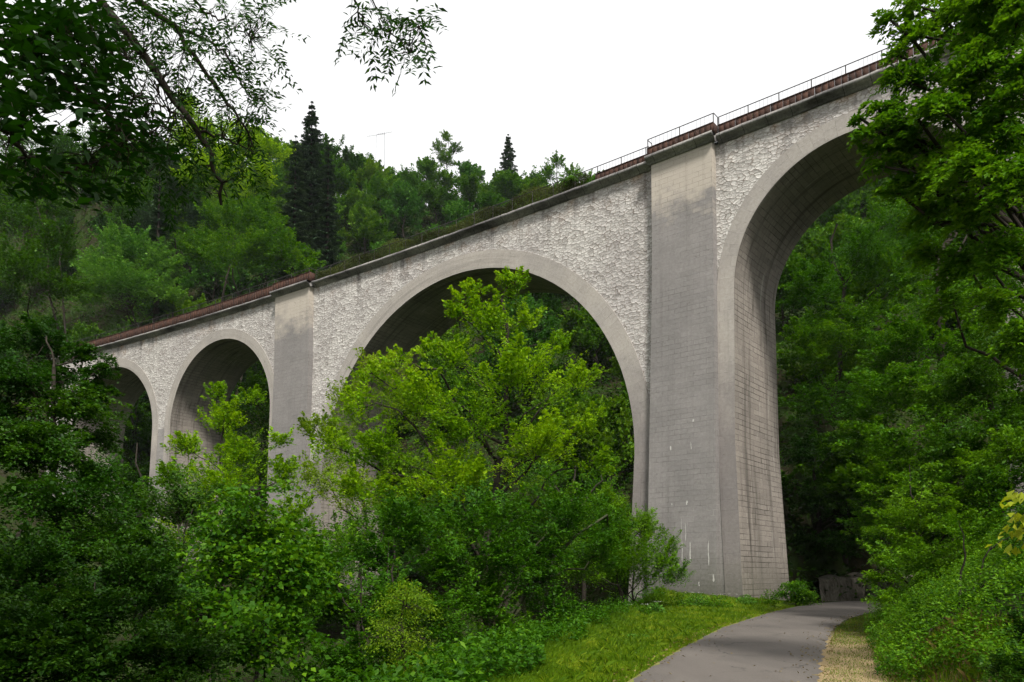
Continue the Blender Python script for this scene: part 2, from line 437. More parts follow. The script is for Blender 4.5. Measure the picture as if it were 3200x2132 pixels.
parapet(10.35, 14.6, -.72, .56); railing(10.35, 14.6, -.62, 1.15, .55, 2.12)
parapet(14.7, 59, -.22, .58); railing(14.7, 59, -.12, 1.12, .56)
railing(-62, 59, VW + .05, 1.05, .05, 3.5, 8)
for sE, oA, oB, h, hr in ((14.62, -.72, -.2, .56, 1.14), (10.33, -.72, -.18, .54, 1.14), (-21.88, -.62, .0, .8, 1.15), (-26.84, -.62, -.2, .85, 1.3)):
    mb = MB(); a_, b_ = PT(sE, ZT - .03, oA), PT(sE, ZT - .03, oB); c_, d_ = PT(sE + .03, ZT - .03, oB), PT(sE + .03, ZT - .03, oA); up = np.array([0, 0, h + .03])
    mb.box8(np.array([a_, b_, c_, d_, a_ + up, b_ + up, c_ + up, d_ + up])); vpart('parapet_plate', mb, RUST)
    mb = MB(); mb.tube(PT(np.array([sE, sE]), np.array([ZT + hr, ZT + hr]), np.array([oA + .1, oB + .1])), .026, 5); mb.tube(PT(np.array([sE, sE]), np.array([ZT, ZT + hr]), oB + .1), .03, 5); vpart('railing', mb, IRON)

# lime streaks and repaired blocks on the tall pier
LIME = mat_plain('lime_mortar', (.44, .425, .40), .9, .1, .2, 9)
def streaks(lst, o_):
    rr = np.random.default_rng(4)
    for (px, y0, y1, w_) in lst:
        mb = MB()
        w_ = min(w_, .05); n = 8; y = np.linspace(y0, y1, n); s = 10.15 + (px - 2036) / 204 * 4.3 + np.cumsum(rr.normal(0, .010, n)); z = CAMZ + (HOR - y) * .0179
        ww = w_ * rr.uniform(.5, 1.2, n) * np.r_[.4, np.ones(n - 2), .3]
        mb.grid([PT(s - ww, z, o_), PT(s + ww, z, o_)], flip=True)
        vpart('lime_streak', mb, LIME)
streaks([(2145, 1690, 1755, .022), (2160, 1560, 1574, .05), (2155, 1632, 1690, .018), (2142, 1618, 1688, .010), (2168, 1692, 1760, .040), (2223, 1690, 1768, .035), (2234, 1795, 1818, .09), (2110, 1378, 1392, .10), (2170, 1372, 1396, .02),
         (2178, 1300, 1308, .12), (2194, 1818, 1832, .03), (2113, 1565, 1572, .03)], -.506)
# ------------------------------------------------------------------ terrain
VYL = np.array([-40, 0, 5, 12, 16, 25, 36, 45, 60, 400.]); VXL = np.array([-3, -1.5, -.4, .35, 1.25, 3.3, 6.2, 9.5, 17, 200.])   # left edge of the verge
RYL = np.array([-40, 0, 6, 12.3, 17.7, 25.5, 36, 43, 47, 51., 54, 57])
RXL = np.array([0.3, .6, .9, 1.75, 3.75, 6.9, 12.0, 15.8, 18.2, 21.5, 26, 34])     # road left edge
RYR = np.array([-40, 0, 6, 12.3, 17.7, 25.5, 31, 36, 40, 44., 47, 50])
RXR = np.array([4.0, 4.1, 4.3, 4.9, 7.2, 10.7, 13.6, 16.9, 20., 24.0, 29, 37])       # road right edge
SKX = np.array([-3000, -600, 0, 300, 600, 1000, 1300, 1600, 1850, 2100, 2400, 2800, 3200, 4600.])
SKY = np.array([600, 500, 440, 400, 400, 455, 490, 520, 570, 570, 540, 480, 440, 440.])   # canopy skyline seen in the valley head
_az = np.linspace(-1.55, 1.55, 621); _R1 = []; _RV = []
for _a in _az:
    _t = np.arange(5, 400, .5); _rc = np.hypot(_t * sin(_a) - VC[0], _t * cos(_a) - VC[1]) - R0 - 8
    _k = np.argmax(_rc > 0); _rv = _t[_k] if _rc[_k] > 0 else 150
    _rv = min(_rv, 150); _RV.append(_rv); _R1.append(max(165, _rv + 60))
_R1 = np.array(_R1); _RV = np.array(_RV)
def hgt(x, y):
    x = np.asarray(x, float); y = np.asarray(y, float)
    r = np.hypot(x, y) + 1e-6; az = np.arctan2(x, y); fr = np.abs(az) < 1.55
    azc = np.clip(az, -1.2, 1.2)
    px = 1600 + F * np.tan(azc)
    el = (HOR - np.interp(px, SKX, SKY)) / F
    rv = np.interp(az, _az, _RV); R1 = np.interp(az, _az, _R1)
    rc = np.hypot(x - VC[0], y - VC[1]) - R0 - 8           # metres beyond the viaduct
    Hh = R1 * np.cos(azc) * el + CAMZ - 7
    q = np.clip((r - rv - 3) / (R1 - rv - 3), 0, 1.6)
    hill = Hh * np.where(q < 1, q ** 1.0, 1 - (q - 1) * .3)
    hill = hill * sstep((1.5 - np.abs(az)) / .35)
    ry0 = np.interp(x, RXL, RYL); hill = hill * np.where((x > 13) & (x < 70), np.maximum(sstep((y - ry0 - 3.2) / 4), 1 - sstep((x - 13) / 3)), 1)
    # ravine left of the verge, then a rise toward the far left slope
    d = np.maximum(0, np.interp(y, VYL, VXL) - x)
    left = -4.6 * sstep(d / 11) + sstep((d - 32) / 40) * 10 + np.clip(d - 72, 0, 200) * .4
    left = left * (1 - sstep((rc + 8) / 30)) + (-1.0 * sstep(d / 9)) * sstep((rc + 8) / 30)
    # steep bank right of the road
    e = np.maximum(0, x - np.interp(y, RYR, RXR) - 1.3)
    right = np.where(e < 4, e * .72, 2.88 + (e - 4) * .50) * (1 - sstep((y - 60) / 30)) * (y < 120)
    right = np.minimum(right, 26)
    # cut slope beyond the bend of the road
    ry = np.interp(x, RXL, RYL); cut = np.maximum(0, y - ry - 3.2) * (x > 17) * (x < 60) * sstep((x - 17) / 3)
    back = (2.3 * sstep(cut / .7) + cut * .5) * (1 - sstep((y - 70) / 25))
    # mound round the pier foot
    p = PT(12.4, .5, .5); mound = .75 * np.exp(-((x - p[0]) ** 2 + (y - p[1]) ** 2) / 22.0)
    onroad = (x > np.interp(y, RYL, RXL) - .6) & (x < np.interp(y, RYR, RXR) + .3) & (y < 56)
    z = hill + left + right + back + np.where(onroad, 0, mound)
    n = .18 * np.sin(x * .9 + 1.3 * np.sin(y * .31)) * np.sin(y * .7 + x * .2) * sstep(d / 3 + e / 3)
    return z + n
# polar sheet out to the horizon
rad = np.concatenate([[.0], np.geomspace(.6, 900, 330)]); ang = np.linspace(0, 2 * pi, 541)
RR, AA = np.meshgrid(rad, ang, indexing='ij'); X = RR * np.sin(AA); Y = RR * np.cos(AA); Z = hgt(X, Y)
Z = np.where(RR > 330, np.minimum(Z, 60), Z)
mb = MB(); mb.grid(np.stack([X, Y, Z], -1), np.stack([X, Y], -1))
def mat_ground():
    T = NT('forest_floor_and_verge'); g = T.n('ShaderNodeNewGeometry').outputs['Position']
    n1 = T.noise(g, .35, 6, .65).outputs[0]; n2 = T.noise(g, 3.5, 5, .7).outputs[0]; n3 = T.noise(g, 30, 3, .7).outputs[0]
    soil = T.ramp(n2, [(.3, (.012, .011, .006)), (.6, (.026, .024, .010)), (.8, (.045, .036, .018))])
    grass = T.ramp(n2, [(.3, (.060, .110, .008)), (.6, (.115, .175, .012)), (.8, (.17, .21, .02))]); moss = T.ramp(n2, [(.3, (.014, .030, .005)), (.7, (.03, .055, .008))])
    col = T.mix(T.ramp(n1, [(.42, (0, 0, 0)), (.58, (1, 1, 1))]), soil, moss)
    at_ = T.n('ShaderNodeAttribute', attribute_name='verge'); av = at_.outputs['Fac']
    col = T.mix(T.math('MINIMUM', av, 1.0), col, grass)
    dr = T.n('ShaderNodeAttribute', attribute_name='dry').outputs['Fac']
    sand = T.ramp(n3, [(.3, (.17, .12, .06)), (.55, (.27, .205, .11)), (.8, (.36, .28, .16))])
    dm = T.math('MULTIPLY', dr, T.ramp(n1, [(.2, (.6, .6, .6)), (.5, (1, 1, 1))]))
    col = T.mix(dm, col, sand)
    return T.fin(T.bsdf(col, .95, .1, T.math('ADD', n2, n3), .6, .04))
dl = np.interp(Y, RYL, RXL) - X; dv = X - np.interp(Y, VYL, VXL); dr_ = X - np.interp(Y, RYR, RXR)
verge = (sstep(dv / 1.0 + .6) * (dl > -.5) * (Y < 45) * (X < 16)).ravel()
dry = (sstep((1.9 - np.abs(dr_ - .7)) / .9) * (Y < 26) * (dr_ > -.6) * sstep((26 - Y) / 8) + .8 * sstep((.22 - np.abs(dl - .05)) / .15) * (Y < 40)).ravel()
gr = obj('ground', mb.mesh('ground', mat_ground(), True, {'verge': verge, 'dry': np.clip(dry, 0, 1)})); tag(gr, kind='structure')

# road: crowned sheet a little proud of the ground
def mat_road():
    T = NT('worn_asphalt'); g = T.n('ShaderNodeNewGeometry').outputs['Position']
    a = T.noise(T.mapping(g, (1, .18, 1), rot=(0, 0, -.3)), 1.3, 5, .6).outputs[0]; b = T.noise(g, 45, 3, .8).outputs[0]; c = T.noise(g, .5, 3).outputs[0]
    col = T.ramp(a, [(.3, (.085, .076, .067)), (.55, (.115, .103, .091)), (.75, (.150, .134, .118))])
    col = T.mix(.5, col, T.ramp(b, [(.3, (.055, .048, .043)), (.7, (.150, .130, .114))]))
    vo = T.n('ShaderNodeTexVoronoi', feature='DISTANCE_TO_EDGE'); 
    dn = T.noise(g, 1.2, 4); ad = T.n('ShaderNodeVectorMath', operation='ADD'); T.l(g, ad.inputs[0]); T.l(dn.outputs[1], ad.inputs[1]); T.l(ad.outputs[0], vo.inputs['Vector']); vo.inputs['Scale'].default_value = .55
    cr = T.math('MULTIPLY', T.math('LESS_THAN', vo.outputs['Distance'], .012), T.ramp(c, [(.5, (0, 0, 0)), (.56, (1, 1, 1))]))
    col = T.mix(T.math('MULTIPLY', cr, .7), col, (.03, .028, .026, 1))
    pt = T.ramp(T.noise(g, .22, 2, .4).outputs[0], [(.50, (0, 0, 0)), (.53, (1, 1, 1))])
    col = T.mix(T.math('MULTIPLY', pt, .22), col, (.055, .050, .046, 1))
    return T.fin(T.bsdf(col, .85, .25, b, .4, .006))
t = np.linspace(0, 1, 220); tl = -40 + (56.9 + 40) * t; tr = -40 + (49.9 + 40) * t
yl = np.interp(tl, RYL, RYL); xl = np.interp(tl, RYL, RXL)
# pair left and right edge points by arc fraction of knots
kf = np.linspace(0, len(RYL) - 1, 260); k0 = np.arange(len(RYL)); 
def smooth(a):
    for _ in range(14): a[1:-1] = (a[:-2] + 2 * a[1:-1] + a[2:]) / 4
    return a
Lx, Ly = smooth(np.interp(kf, k0, RXL)), smooth(np.interp(kf, k0, RYL)); Rx, Ry = smooth(np.interp(kf, k0, RXR)), smooth(np.interp(kf, k0, RYR))
m = np.linspace(0, 1, 13)[:, None]
RXg = Lx * (1 - m) + Rx * m; RYg = Ly * (1 - m) + Ry * m
wob = .05 * np.sin(np.arange(260) * 1.7) + .04 * np.sin(np.arange(260) * .63)
RXg[0] += wob; RXg[-1] += wob[::-1]
RZg = np.maximum(.035, 0) + .05 * (1 - (2 * m - 1) ** 2) + 0 * RXg
RZg[0] -= .05; RZg[-1] -= .05
mb = MB(); mb.grid(np.stack([RXg, RYg, RZg], -1), np.stack([RXg, RYg], -1), flip=True)
tag(obj('road', mb.mesh('road', mat_road(), True)), kind='structure')

# ------------------------------------------------------------------ foliage
def mat_leaf(name, dark, mid, light, trans=.35, gloss=.35, rough=.5):
    T = NT(name); a = T.n('ShaderNodeAttribute', attribute_name='tint').outputs['Fac']
    oi = T.n('ShaderNodeObjectInfo').outputs['Random']
    f = T.math('ADD', a, T.math('MULTIPLY', T.math('SUBTRACT', oi, .5), .30))
    col = T.ramp(f, [(.1, dark), (.5, mid), (.9, light)])
    b = T.bsdf(col, rough, gloss)
    tr = T.n('ShaderNodeBsdfTranslucent')
    tc = T.mix(1, col, (1.25, 1.2, .55, 1), 'MULTIPLY'); T.l(tc, tr.inputs[0])
    ms = T.n('ShaderNodeMixShader'); ms.inputs[0].default_value = trans
    T.l(b.outputs[0], ms.inputs[1]); T.l(tr.outputs[0], ms.inputs[2]); T.l(ms.outputs[0], T.out.inputs[0])
    return T.m
LF = {
 'bright': mat_leaf('bright_leaf', (0.0347, 0.1033, 0.0015), (0.1181, 0.2601, 0.0034), (0.2965, 0.4692, 0.0080), .40, .10),
 'pale': mat_leaf('pale_leaf', (0.0960, 0.1920, 0.0064), (0.1920, 0.3040, 0.0144), (0.3060, 0.4080, 0.0340), .42, .10),
 'mid': mat_leaf('green_leaf', (0.0165, 0.0702, 0.0022), (0.0492, 0.1455, 0.0038), (0.1296, 0.2696, 0.0070), .36, .10),
 'far': mat_leaf('wood_leaf', (0.0263, 0.0914, 0.0046), (0.0654, 0.1628, 0.0076), (0.1512, 0.2691, 0.0118), .32, .08),
 'blue': mat_leaf('cool_leaf', (0.0252, 0.0966, 0.0101), (0.0605, 0.1771, 0.0190), (0.1350, 0.2880, 0.0360), .32, .12),
 'dark': mat_leaf('dark_leaf', (0.0072, 0.0360, 0.0014), (0.0209, 0.0744, 0.0023), (0.0588, 0.1428, 0.0050), .34, .15),
 'spruce': mat_leaf('spruce_needles', (.018, .044, .022), (.036, .078, .036), (.075, .125, .055), .1, .1, .7),
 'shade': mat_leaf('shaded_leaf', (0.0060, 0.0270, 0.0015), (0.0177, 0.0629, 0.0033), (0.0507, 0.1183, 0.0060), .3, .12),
 'yellow': mat_leaf('yellowish_leaf', (.16, .22, .01), (.30, .36, .02), (.42, .44, .05), .45, .1),
 'dry': mat_leaf('dry_stalk', (.09, .06, .02), (.16, .12, .04), (.26, .21, .09), .2, .1),
 'weed': mat_leaf('deck_weed', (.030, .035, .010), (.06, .08, .02), (.12, .14, .04), .3, .1),
 'grass': mat_leaf('grass_blade', (0.0537, 0.1172, 0.0033), (0.1123, 0.1980, 0.0064), (0.2340, 0.2812, 0.0149), .35, .1),
}
BARK = mat_plain('bark', (.032, .027, .021), .95, .1, .4, 6)
BARKG = mat_plain('mossy_bark', (.04, .045, .022), .95, .1, .4, 5)
BARKP = mat_plain('grey_bark', (.13, .12, .10), .95, .1, .35, 5)

def unit(v): return v / (np.linalg.norm(v, axis=-1, keepdims=True) + 1e-9)
def leaf_mesh(name, c, nrm, axis, L, Wd, mat, tint, fold=.18):
    """one folded diamond leaf per row"""
    c = np.asarray(c, float); n = unit(nrm); a = axis - n * (axis * n).sum(-1, keepdims=True); a = unit(a); b = np.cross(n, a)
    L = L[:, None]; Wd = Wd[:, None]
    v = np.stack([c - a * L * .5, c + b * Wd * .5 + n * Wd * fold - a * L * .06, c + a * L * .5 - n * L * .10, c - b * Wd * .5 + n * Wd * fold - a * L * .06], 1)
    N = len(c); f = np.arange(N * 4).reshape(N, 4)
    return np_mesh(name, v.reshape(-1, 3), f, mat, attrs={'tint': np.repeat(tint, 4)})

def rdir(r, n): v = r.normal(size=(n, 3)); return unit(v)
def sprays(r, blobs, per, size, flat=.22, droop=.25, tier=0.0, upb=.35, hollow=.55):
    """spray centres on and inside ellipsoid blobs -> centres, normals, radii, outward"""
    C = []; N = []; S = []; O = []
    for (cx, cy, cz, rx, ry, rz) in blobs:
        n = max(3, int(per * (rx * ry + rx * rz + ry * rz) / 3))
        d = rdir(r, n); d[:, 2] = np.where(d[:, 2] < -upb, -d[:, 2] * .6, d[:, 2])
        k = r.uniform(hollow ** 3, 1.18, n) ** (1 / 3)
        p = d * k[:, None] * np.array([rx, ry, rz])
        if tier: p[:, 2] = np.round(p[:, 2] / tier + r.normal(0, .12, n)) * tier
        C.append(p + [cx, cy, cz]); out = unit(p)
        up = np.array([0, 0, 1.]) + out * droop + r.normal(0, .22, (n, 3))
        N.append(unit(up)); O.append(out); S.append(size * r.uniform(.6, 1.3, n))
    return map(np.concatenate, (C, N, S, O))
def fill(r, C, N, S, O, npl, L, wr, flat, mat, name, droop=.3, jn=.55, curl=.0, tb=0.0, lv=.35):
    """scatter leaves through sprays"""
    M = len(C); k = np.maximum(2, (npl * (S / S.mean()) ** 2 * r.uniform(.6, 1.4, M)).astype(int)); idx = np.repeat(np.arange(M), k); n = len(idx)
    out = O[idx] * [1, 1, .3]; out = unit(out); Nn = N[idx]
    side = unit(np.cross(Nn, out)); fwd = np.cross(side, Nn)
    a = r.normal(0, .55, n); b = r.normal(0, .42, n); h = r.normal(0, flat, n)
    rr2 = np.hypot(a, b)
    p = C[idx] + S[idx, None] * (fwd * a[:, None] + side * b[:, None] + Nn * h[:, None]) 
    p[:, 2] -= droop * S[idx] * rr2 ** 2
    nn = unit(Nn + r.normal(0, jn, (n, 3))); ax = unit(fwd * (a[:, None] + .5) + side * b[:, None] * 1.2 + r.normal(0, .35, (n, 3)) + [0, 0, -droop])
    Ls = L * r.uniform(1 - lv, 1 + lv, n)
    spt = r.normal(0, .16, M)[idx]
    tint = np.clip(.5 + tb + spt + r.normal(0, .13, n), 0, 1)
    return leaf_mesh(name, p, nn, ax, Ls, Ls * wr, mat, tint)

def wiggle(r, a, b, n, amp):
    t = np.linspace(0, 1, n)[:, None]; p = a * (1 - t) + b * t
    w_ = np.cumsum(r.normal(0, 1, (n, 3)), 0); w_ -= w_[0] + (w_[-1] - w_[0]) * t
    return p + w_ * amp * np.linalg.norm(b - a) / n
def skeleton(r, blobs, C, base, trunk_r, htop, mat, name='trunk', twigs=1.0, lean=(0, 0), twr=.012, ntw=400, raw=False):
    """trunk, limbs to the blobs, twigs to the sprays; one continuous woody mesh"""
    mb = MB(); base = np.array(base, float); top = np.array([base[0] + lean[0], base[1] + lean[1], htop])
    tp = wiggle(r, base, top, 12, .25); tr = trunk_r * np.linspace(1, .18, 12) ** .8; tr[0] *= 1.35
    tp[0, 2] -= .4
    mb.tube(tp, tr, 8)
    nodes = []; nr = []
    for (cx, cy, cz, rx, ry, rz) in blobs:
        c = np.array([cx, cy, cz]); dz = np.hypot(c[0] - base[0], c[1] - base[1])
        zz = np.clip(cz - rz * .3 - dz * .75, base[2] + (htop - base[2]) * .12, htop * 1.0)
        k = int(np.argmin(np.abs(tp[:, 2] - zz)))
        L = wiggle(r, tp[k], c, 9, .35); L[:, 2] += np.sin(np.linspace(0, pi, 9)) * .08 * dz
        r0 = min(tr[k] * .6, .010 * np.linalg.norm(c - tp[k]) + .012)
        mb.tube(L, np.linspace(r0, max(.012, r0 * .3), 9), 6); nodes.append(L[3:]); nr.append(np.full(6, 1.))
    nodes.append(tp[4:]); nd = np.concatenate(nodes)
    if ntw and len(C):
        sel = r.permutation(len(C))[:ntw]
        for i in sel:
            j = int(np.argmin(((nd - C[i]) ** 2).sum(1) + r.random(len(nd)) * .3))
            L = wiggle(r, nd[j], C[i], 5, .35); mb.tube(L, np.linspace(twr, twr * .35, 5), 3)
    return mb if raw else mb.mesh(name, mat, True)

DENS = 1.9
def plumes(r, B, n, npl, L, wr, mat, rise=.55, drp=.0, wid=.17, tb=0, spread=1.0, centre=None, lr=1.0, jn=.6):
    """foliage carried on leafy shoots that sweep out of every lobe -> mesh, shoot polylines"""
    P = []; N = []; A = []; Ls = []; T = []; Q = []
    cen = np.array(centre) if centre is not None else None
    for (cx, cy, cz, rx, ry, rz) in B:
        c = np.array([cx, cy, cz]); R = np.array([rx, ry, rz]); vol = (rx * ry + rx * rz + ry * rz) / 3
        m = max(5, int(n * vol ** .5)); d = rdir(r, m); d[:, 2] = np.where(d[:, 2] < -.55, -d[:, 2], d[:, 2])
        if cen is not None:
            o = c - cen; o[2] *= .3; d = unit(d + .5 * unit(o))
        tone = r.normal(0, .07)
        for k in range(m):
            e = c + d[k] * R * r.uniform(.45, 1.12) * spread
            dr = unit(d[k] * [1, 1, .5] + [0, 0, rise] + r.normal(0, .22, 3)); ln = (rx + rz) * .5 * r.uniform(.55, 1.15) * lr
            a0 = e - dr * ln * .75; sg = np.array([0, 0, -1.]) * drp * ln
            kk = max(12, int(npl * (ln * wid * 5.5) * r.uniform(.6, 1.3))); t = r.uniform(.05, 1, kk) ** .8
            side = unit(np.cross(dr, [0, 0, 1.])); upn = np.cross(side, dr)
            w_ = wid * ln * (1.12 - t) * 1.25 + .04
            u = r.normal(0, 1, kk) * w_; v = r.normal(0, .42, kk) * w_
            bend = r.normal(0, .10, 3) * ln
            p = a0 + dr * (t * ln)[:, None] + side * u[:, None] + upn * v[:, None] + sg * (t ** 2)[:, None] + bend * (t ** 2)[:, None] - np.array([0, 0, 1.]) * (np.abs(u) * .35)[:, None]
            P.append(p); N.append(unit(upn + np.array([0, 0, .5]) + r.normal(0, jn, (kk, 3)))); A.append(unit(dr * .8 + side * np.sign(u)[:, None] * .7 + r.normal(0, .4, (kk, 3)) + [0, 0, -.15 - drp]))
            Ls.append(L * r.uniform(.55, 1.3) ** .7 * r.uniform(.6, 1.35, kk)); T.append(.40 + tone + r.normal(0, .07) + .16 * t + r.normal(0, .11, kk))
            tt = np.linspace(0, .9, 5)[:, None]; Q.append(a0 + dr * tt * ln + sg * tt ** 2 + bend * tt ** 2)
    Ls = np.concatenate(Ls)
    return leaf_mesh('crown', np.concatenate(P), np.concatenate(N), np.concatenate(A), Ls, Ls * wr, mat, np.clip(np.concatenate(T) + tb, 0, 1)), Q
def ptree(name, label, cat, base, blobs, leaf='mid', seed=1, n=26, npl=70, L=.11, wr=.6, rise=.55, drp=0., wid=.17, tb=0, trunk_r=.2, htop=None, bark=None, tw=.35, twr=.010, lean=(0, 0), lr=1.0, spread=1.0, jn=.6):
    r = np.random.default_rng(seed); base = np.array(base, float); e = empty(name, base, label, cat)
    B = [(b[0] - base[0], b[1] - base[1], b[2] - base[2], b[3], b[4], b[5]) for b in blobs]
    ht = htop - base[2] if htop else max(b[2] for b in B)
    me, Q = plumes(r, B, n, npl, L, wr, LF[leaf], rise, drp, wid, tb, spread, (lean[0], lean[1], ht * .6), lr, jn)
    obj('crown', me, e)
    C = np.array([q[0] for q in Q])
    mb = skeleton(r, B, C, (0, 0, 0), trunk_r, ht, bark or BARK, twr=twr, ntw=int(len(Q) * tw), lean=lean, raw=True)
    for q in Q:
        if r.random() < .8: mb.tube(q, np.linspace(twr * .7, twr * .2, 5), 3)
    obj('trunk', mb.mesh('trunk', bark or BARK, True), e); return e
def ragged(r, B, n):
    """break each big lobe into a small core and many leafy lumps of uneven size standing out of it"""
    out = []
    for (cx, cy, cz, rx, ry, rz) in B:
        out.append((cx, cy, cz, rx * .72, ry * .72, rz * .72))
        d = rdir(r, n); d[:, 2] = d[:, 2] * .9 + .15
        for k in range(n):
            q = r.uniform(.60, 1.08); s = r.uniform(.15, .38)
            out.append((cx + d[k, 0] * rx * q, cy + d[k, 1] * ry * q, cz + d[k, 2] * rz * q, rx * s, ry * s, max(rz, rx * .6) * s * r.uniform(.7, 1.5)))
    return out
def tree(name, label, cat, base, blobs, leaf='mid', seed=1, per=6., size=.7, npl=26, L=.11, wr=.62, flat=.16, tier=0, droop=.35, jn=.65,
         trunk_r=.22, htop=None, bark=None, group=None, twr=.012, ntw=400, tb=0, lean=(0, 0), hollow=.45, upb=.45, sdroop=.3, rag=11):
    """blobs in world coordinates; base on the ground"""
    r = np.random.default_rng(seed); base = np.array(base, float)
    e = empty(name, base, label, cat, group)
    B = [(b[0] - base[0], b[1] - base[1], b[2] - base[2], b[3], b[4], b[5]) for b in blobs]
    per *= DENS * 1.25; npl = int(npl * DENS)
    B0 = B; B = ragged(r, B, rag) if rag else B
    C, N, S, O = sprays(r, B, per, size, droop=droop, tier=tier, hollow=hollow, upb=upb)
    cr = obj('crown', fill(r, C, N, S, O, npl, L, wr, flat, LF[leaf], 'crown', droop=sdroop, jn=jn, tb=tb), e)
    ht = htop - base[2] if htop else max(b[2] for b in B)
    obj('trunk', skeleton(r, B0, C, (0, 0, 0), trunk_r, ht, bark or BARK, twr=twr, ntw=ntw, lean=lean), e)
    return e
def bl(px, py, rx, ry, D, dz=1.0):
    """ellipsoid seen around photo pixel (px,py), radii in photo pixels, at depth D"""
    c = at(px, py, D); return (c[0], c[1], c[2], rx * D / F, rx * D / F * dz, ry * D / F)
def gp(px, D, off=0.): x = (px - 1600) / F * D; return np.array([x, D, float(hgt(x, D)) + off])

# ---- the tall bright tree before the middle arch
ptree('broadleaf_tree', 'tall bright green tree rising in front of the widest middle arch', 'tree', gp(1565, 29),
     [bl(1600, 875, 62, 42, 29), bl(1595, 930, 50, 50, 29.4), bl(1480, 915, 60, 42, 29), bl(1430, 980, 60, 46, 29), bl(1650, 1000, 62, 50, 29.5), bl(1540, 1020, 120, 80, 29), bl(1350, 1085, 60, 34, 28.7), bl(1420, 1110, 90, 60, 28.5), bl(1730, 1075, 66, 46, 29.5),
      bl(1250, 1125, 80, 34, 28), bl(1160, 1165, 66, 34, 28.3), bl(1600, 1180, 170, 110, 28), bl(1780, 1190, 80, 56, 29), bl(1850, 1165, 44, 26, 29.4), bl(1330, 1240, 140, 84, 28), bl(1800, 1330, 90, 66, 28.5), bl(1470, 1330, 150, 100, 27.5),
      bl(1130, 1280, 90, 66, 28), bl(1660, 1400, 150, 100, 28), bl(1220, 1410, 140, 90, 27.5), bl(1850, 1440, 70, 60, 29), bl(1050, 1400, 80, 60, 28), bl(1420, 1500, 170, 100, 27.5), bl(1860, 1290, 34, 30, 29.2), bl(1160, 1540, 120, 80, 27)],
     'bright', 11, n=24, npl=100, L=.125, rise=.75, wid=.17, trunk_r=.20, htop=at(1590, 930, 29)[2], twr=.012, tb=.04, lr=1.0)
ptree('dark_tree', 'bushy darker green tree leaning over the lower left of the grass verge', 'tree', gp(1500, 22),
     [bl(1500, 1640, 170, 110, 22), bl(1750, 1640, 150, 120, 24), bl(1300, 1640, 150, 100, 21), bl(1640, 1780, 140, 100, 23), bl(1850, 1740, 110, 90, 26), bl(1400, 1780, 130, 90, 21), bl(1900, 1640, 80, 80, 27),
      bl(1200, 1760, 110, 90, 20), bl(1700, 1900, 110, 70, 23), bl(1560, 1760, 120, 100, 20.5), bl(1500, 1880, 110, 80, 20)],
     'mid', 12, n=38, npl=100, L=.105, rise=.35, trunk_r=.18, htop=at(1500, 1600, 22)[2], tb=-.06, bark=BARKG, wid=.18)
ptree('feathery_tree', 'pale feathery yellow-green tree between the left pilaster and the tall bright tree', 'tree', gp(1150, 40),
     [bl(1180, 1160, 110, 60, 40), bl(1100, 1250, 90, 70, 40), bl(1060, 1370, 110, 90, 39), bl(1230, 1300, 90, 90, 40), bl(1000, 1500, 110, 90, 38), bl(1130, 1550, 120, 90, 38), bl(980, 1340, 50, 50, 39)],
     'pale', 13, n=20, npl=75, L=.13, rise=.7, trunk_r=.12, twr=.012, htop=at(1150, 1250, 40)[2], tb=-.05)
ptree('slender_tree', 'slender yellow-green tree standing in front of the second arch from the left', 'tree', gp(700, 34),
     [bl(680, 1240, 55, 40, 34), bl(700, 1320, 90, 60, 34), bl(790, 1250, 50, 40, 34), bl(590, 1400, 90, 50, 34), bl(740, 1430, 110, 70, 34), bl(860, 1370, 60, 35, 34), bl(560, 1500, 90, 60, 33), bl(700, 1540, 130, 90, 33),
      bl(870, 1500, 80, 70, 34), bl(900, 1620, 100, 90, 33), bl(620, 1640, 130, 90, 32)],
     'bright', 14, n=26, npl=90, L=.13, rise=.7, trunk_r=.11, twr=.012, htop=at(690, 1290, 34)[2], tb=.12)
ptree('willow', 'light wispy willow shrub against the foot of the tall right pier', 'shrub', gp(1990, 38),
     [bl(1930, 1680, 90, 90, 37), bl(1890, 1600, 60, 60, 37), bl(2010, 1650, 60, 60, 38), bl(2070, 1710, 60, 60, 38), bl(1970, 1770, 110, 60, 37), bl(2100, 1790, 60, 40, 38), bl(1850, 1740, 90, 80, 36)],
     'mid', 15, n=44, npl=110, L=.11, wr=.35, rise=1.1, trunk_r=.05, tb=.16, wid=.13, lr=1.3)
ptree('broad_shrub', 'broad green shrub low in front of the hanging pale branches at bottom centre', 'shrub', gp(1130, 17),
     [bl(1180, 1900, 150, 110, 17), bl(1000, 1800, 150, 120, 18), bl(1330, 1960, 130, 110, 17.5), bl(900, 1950, 170, 120, 16), bl(1120, 2080, 200, 110, 16), bl(1400, 2090, 130, 90, 17)],
     'mid', 16, n=48, npl=190, L=.085, rise=.4, trunk_r=.06, tb=-.0, twr=.007)
tree('hazel', 'big-leaved hazel shrub in the dark undergrowth below the slender tree', 'shrub', gp(800, 13),
     [bl(800, 1640, 130, 120, 13), bl(700, 1780, 160, 120, 13), bl(880, 1830, 140, 110, 12.5), bl(640, 1930, 160, 120, 12), bl(820, 2020, 160, 110, 11.5)],
     'mid', 17, per=16, size=.5, npl=24, L=.092, wr=.8, trunk_r=.05, ntw=200, tb=-.16, jn=.5)
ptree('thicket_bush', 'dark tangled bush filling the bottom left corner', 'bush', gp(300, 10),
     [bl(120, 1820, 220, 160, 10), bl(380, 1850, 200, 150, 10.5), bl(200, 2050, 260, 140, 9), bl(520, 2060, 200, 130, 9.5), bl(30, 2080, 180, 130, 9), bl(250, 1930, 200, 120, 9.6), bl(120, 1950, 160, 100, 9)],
     'shade', 18, n=80, npl=300, L=.06, rise=.3, drp=.15, trunk_r=.04, tb=-.0, twr=.005)
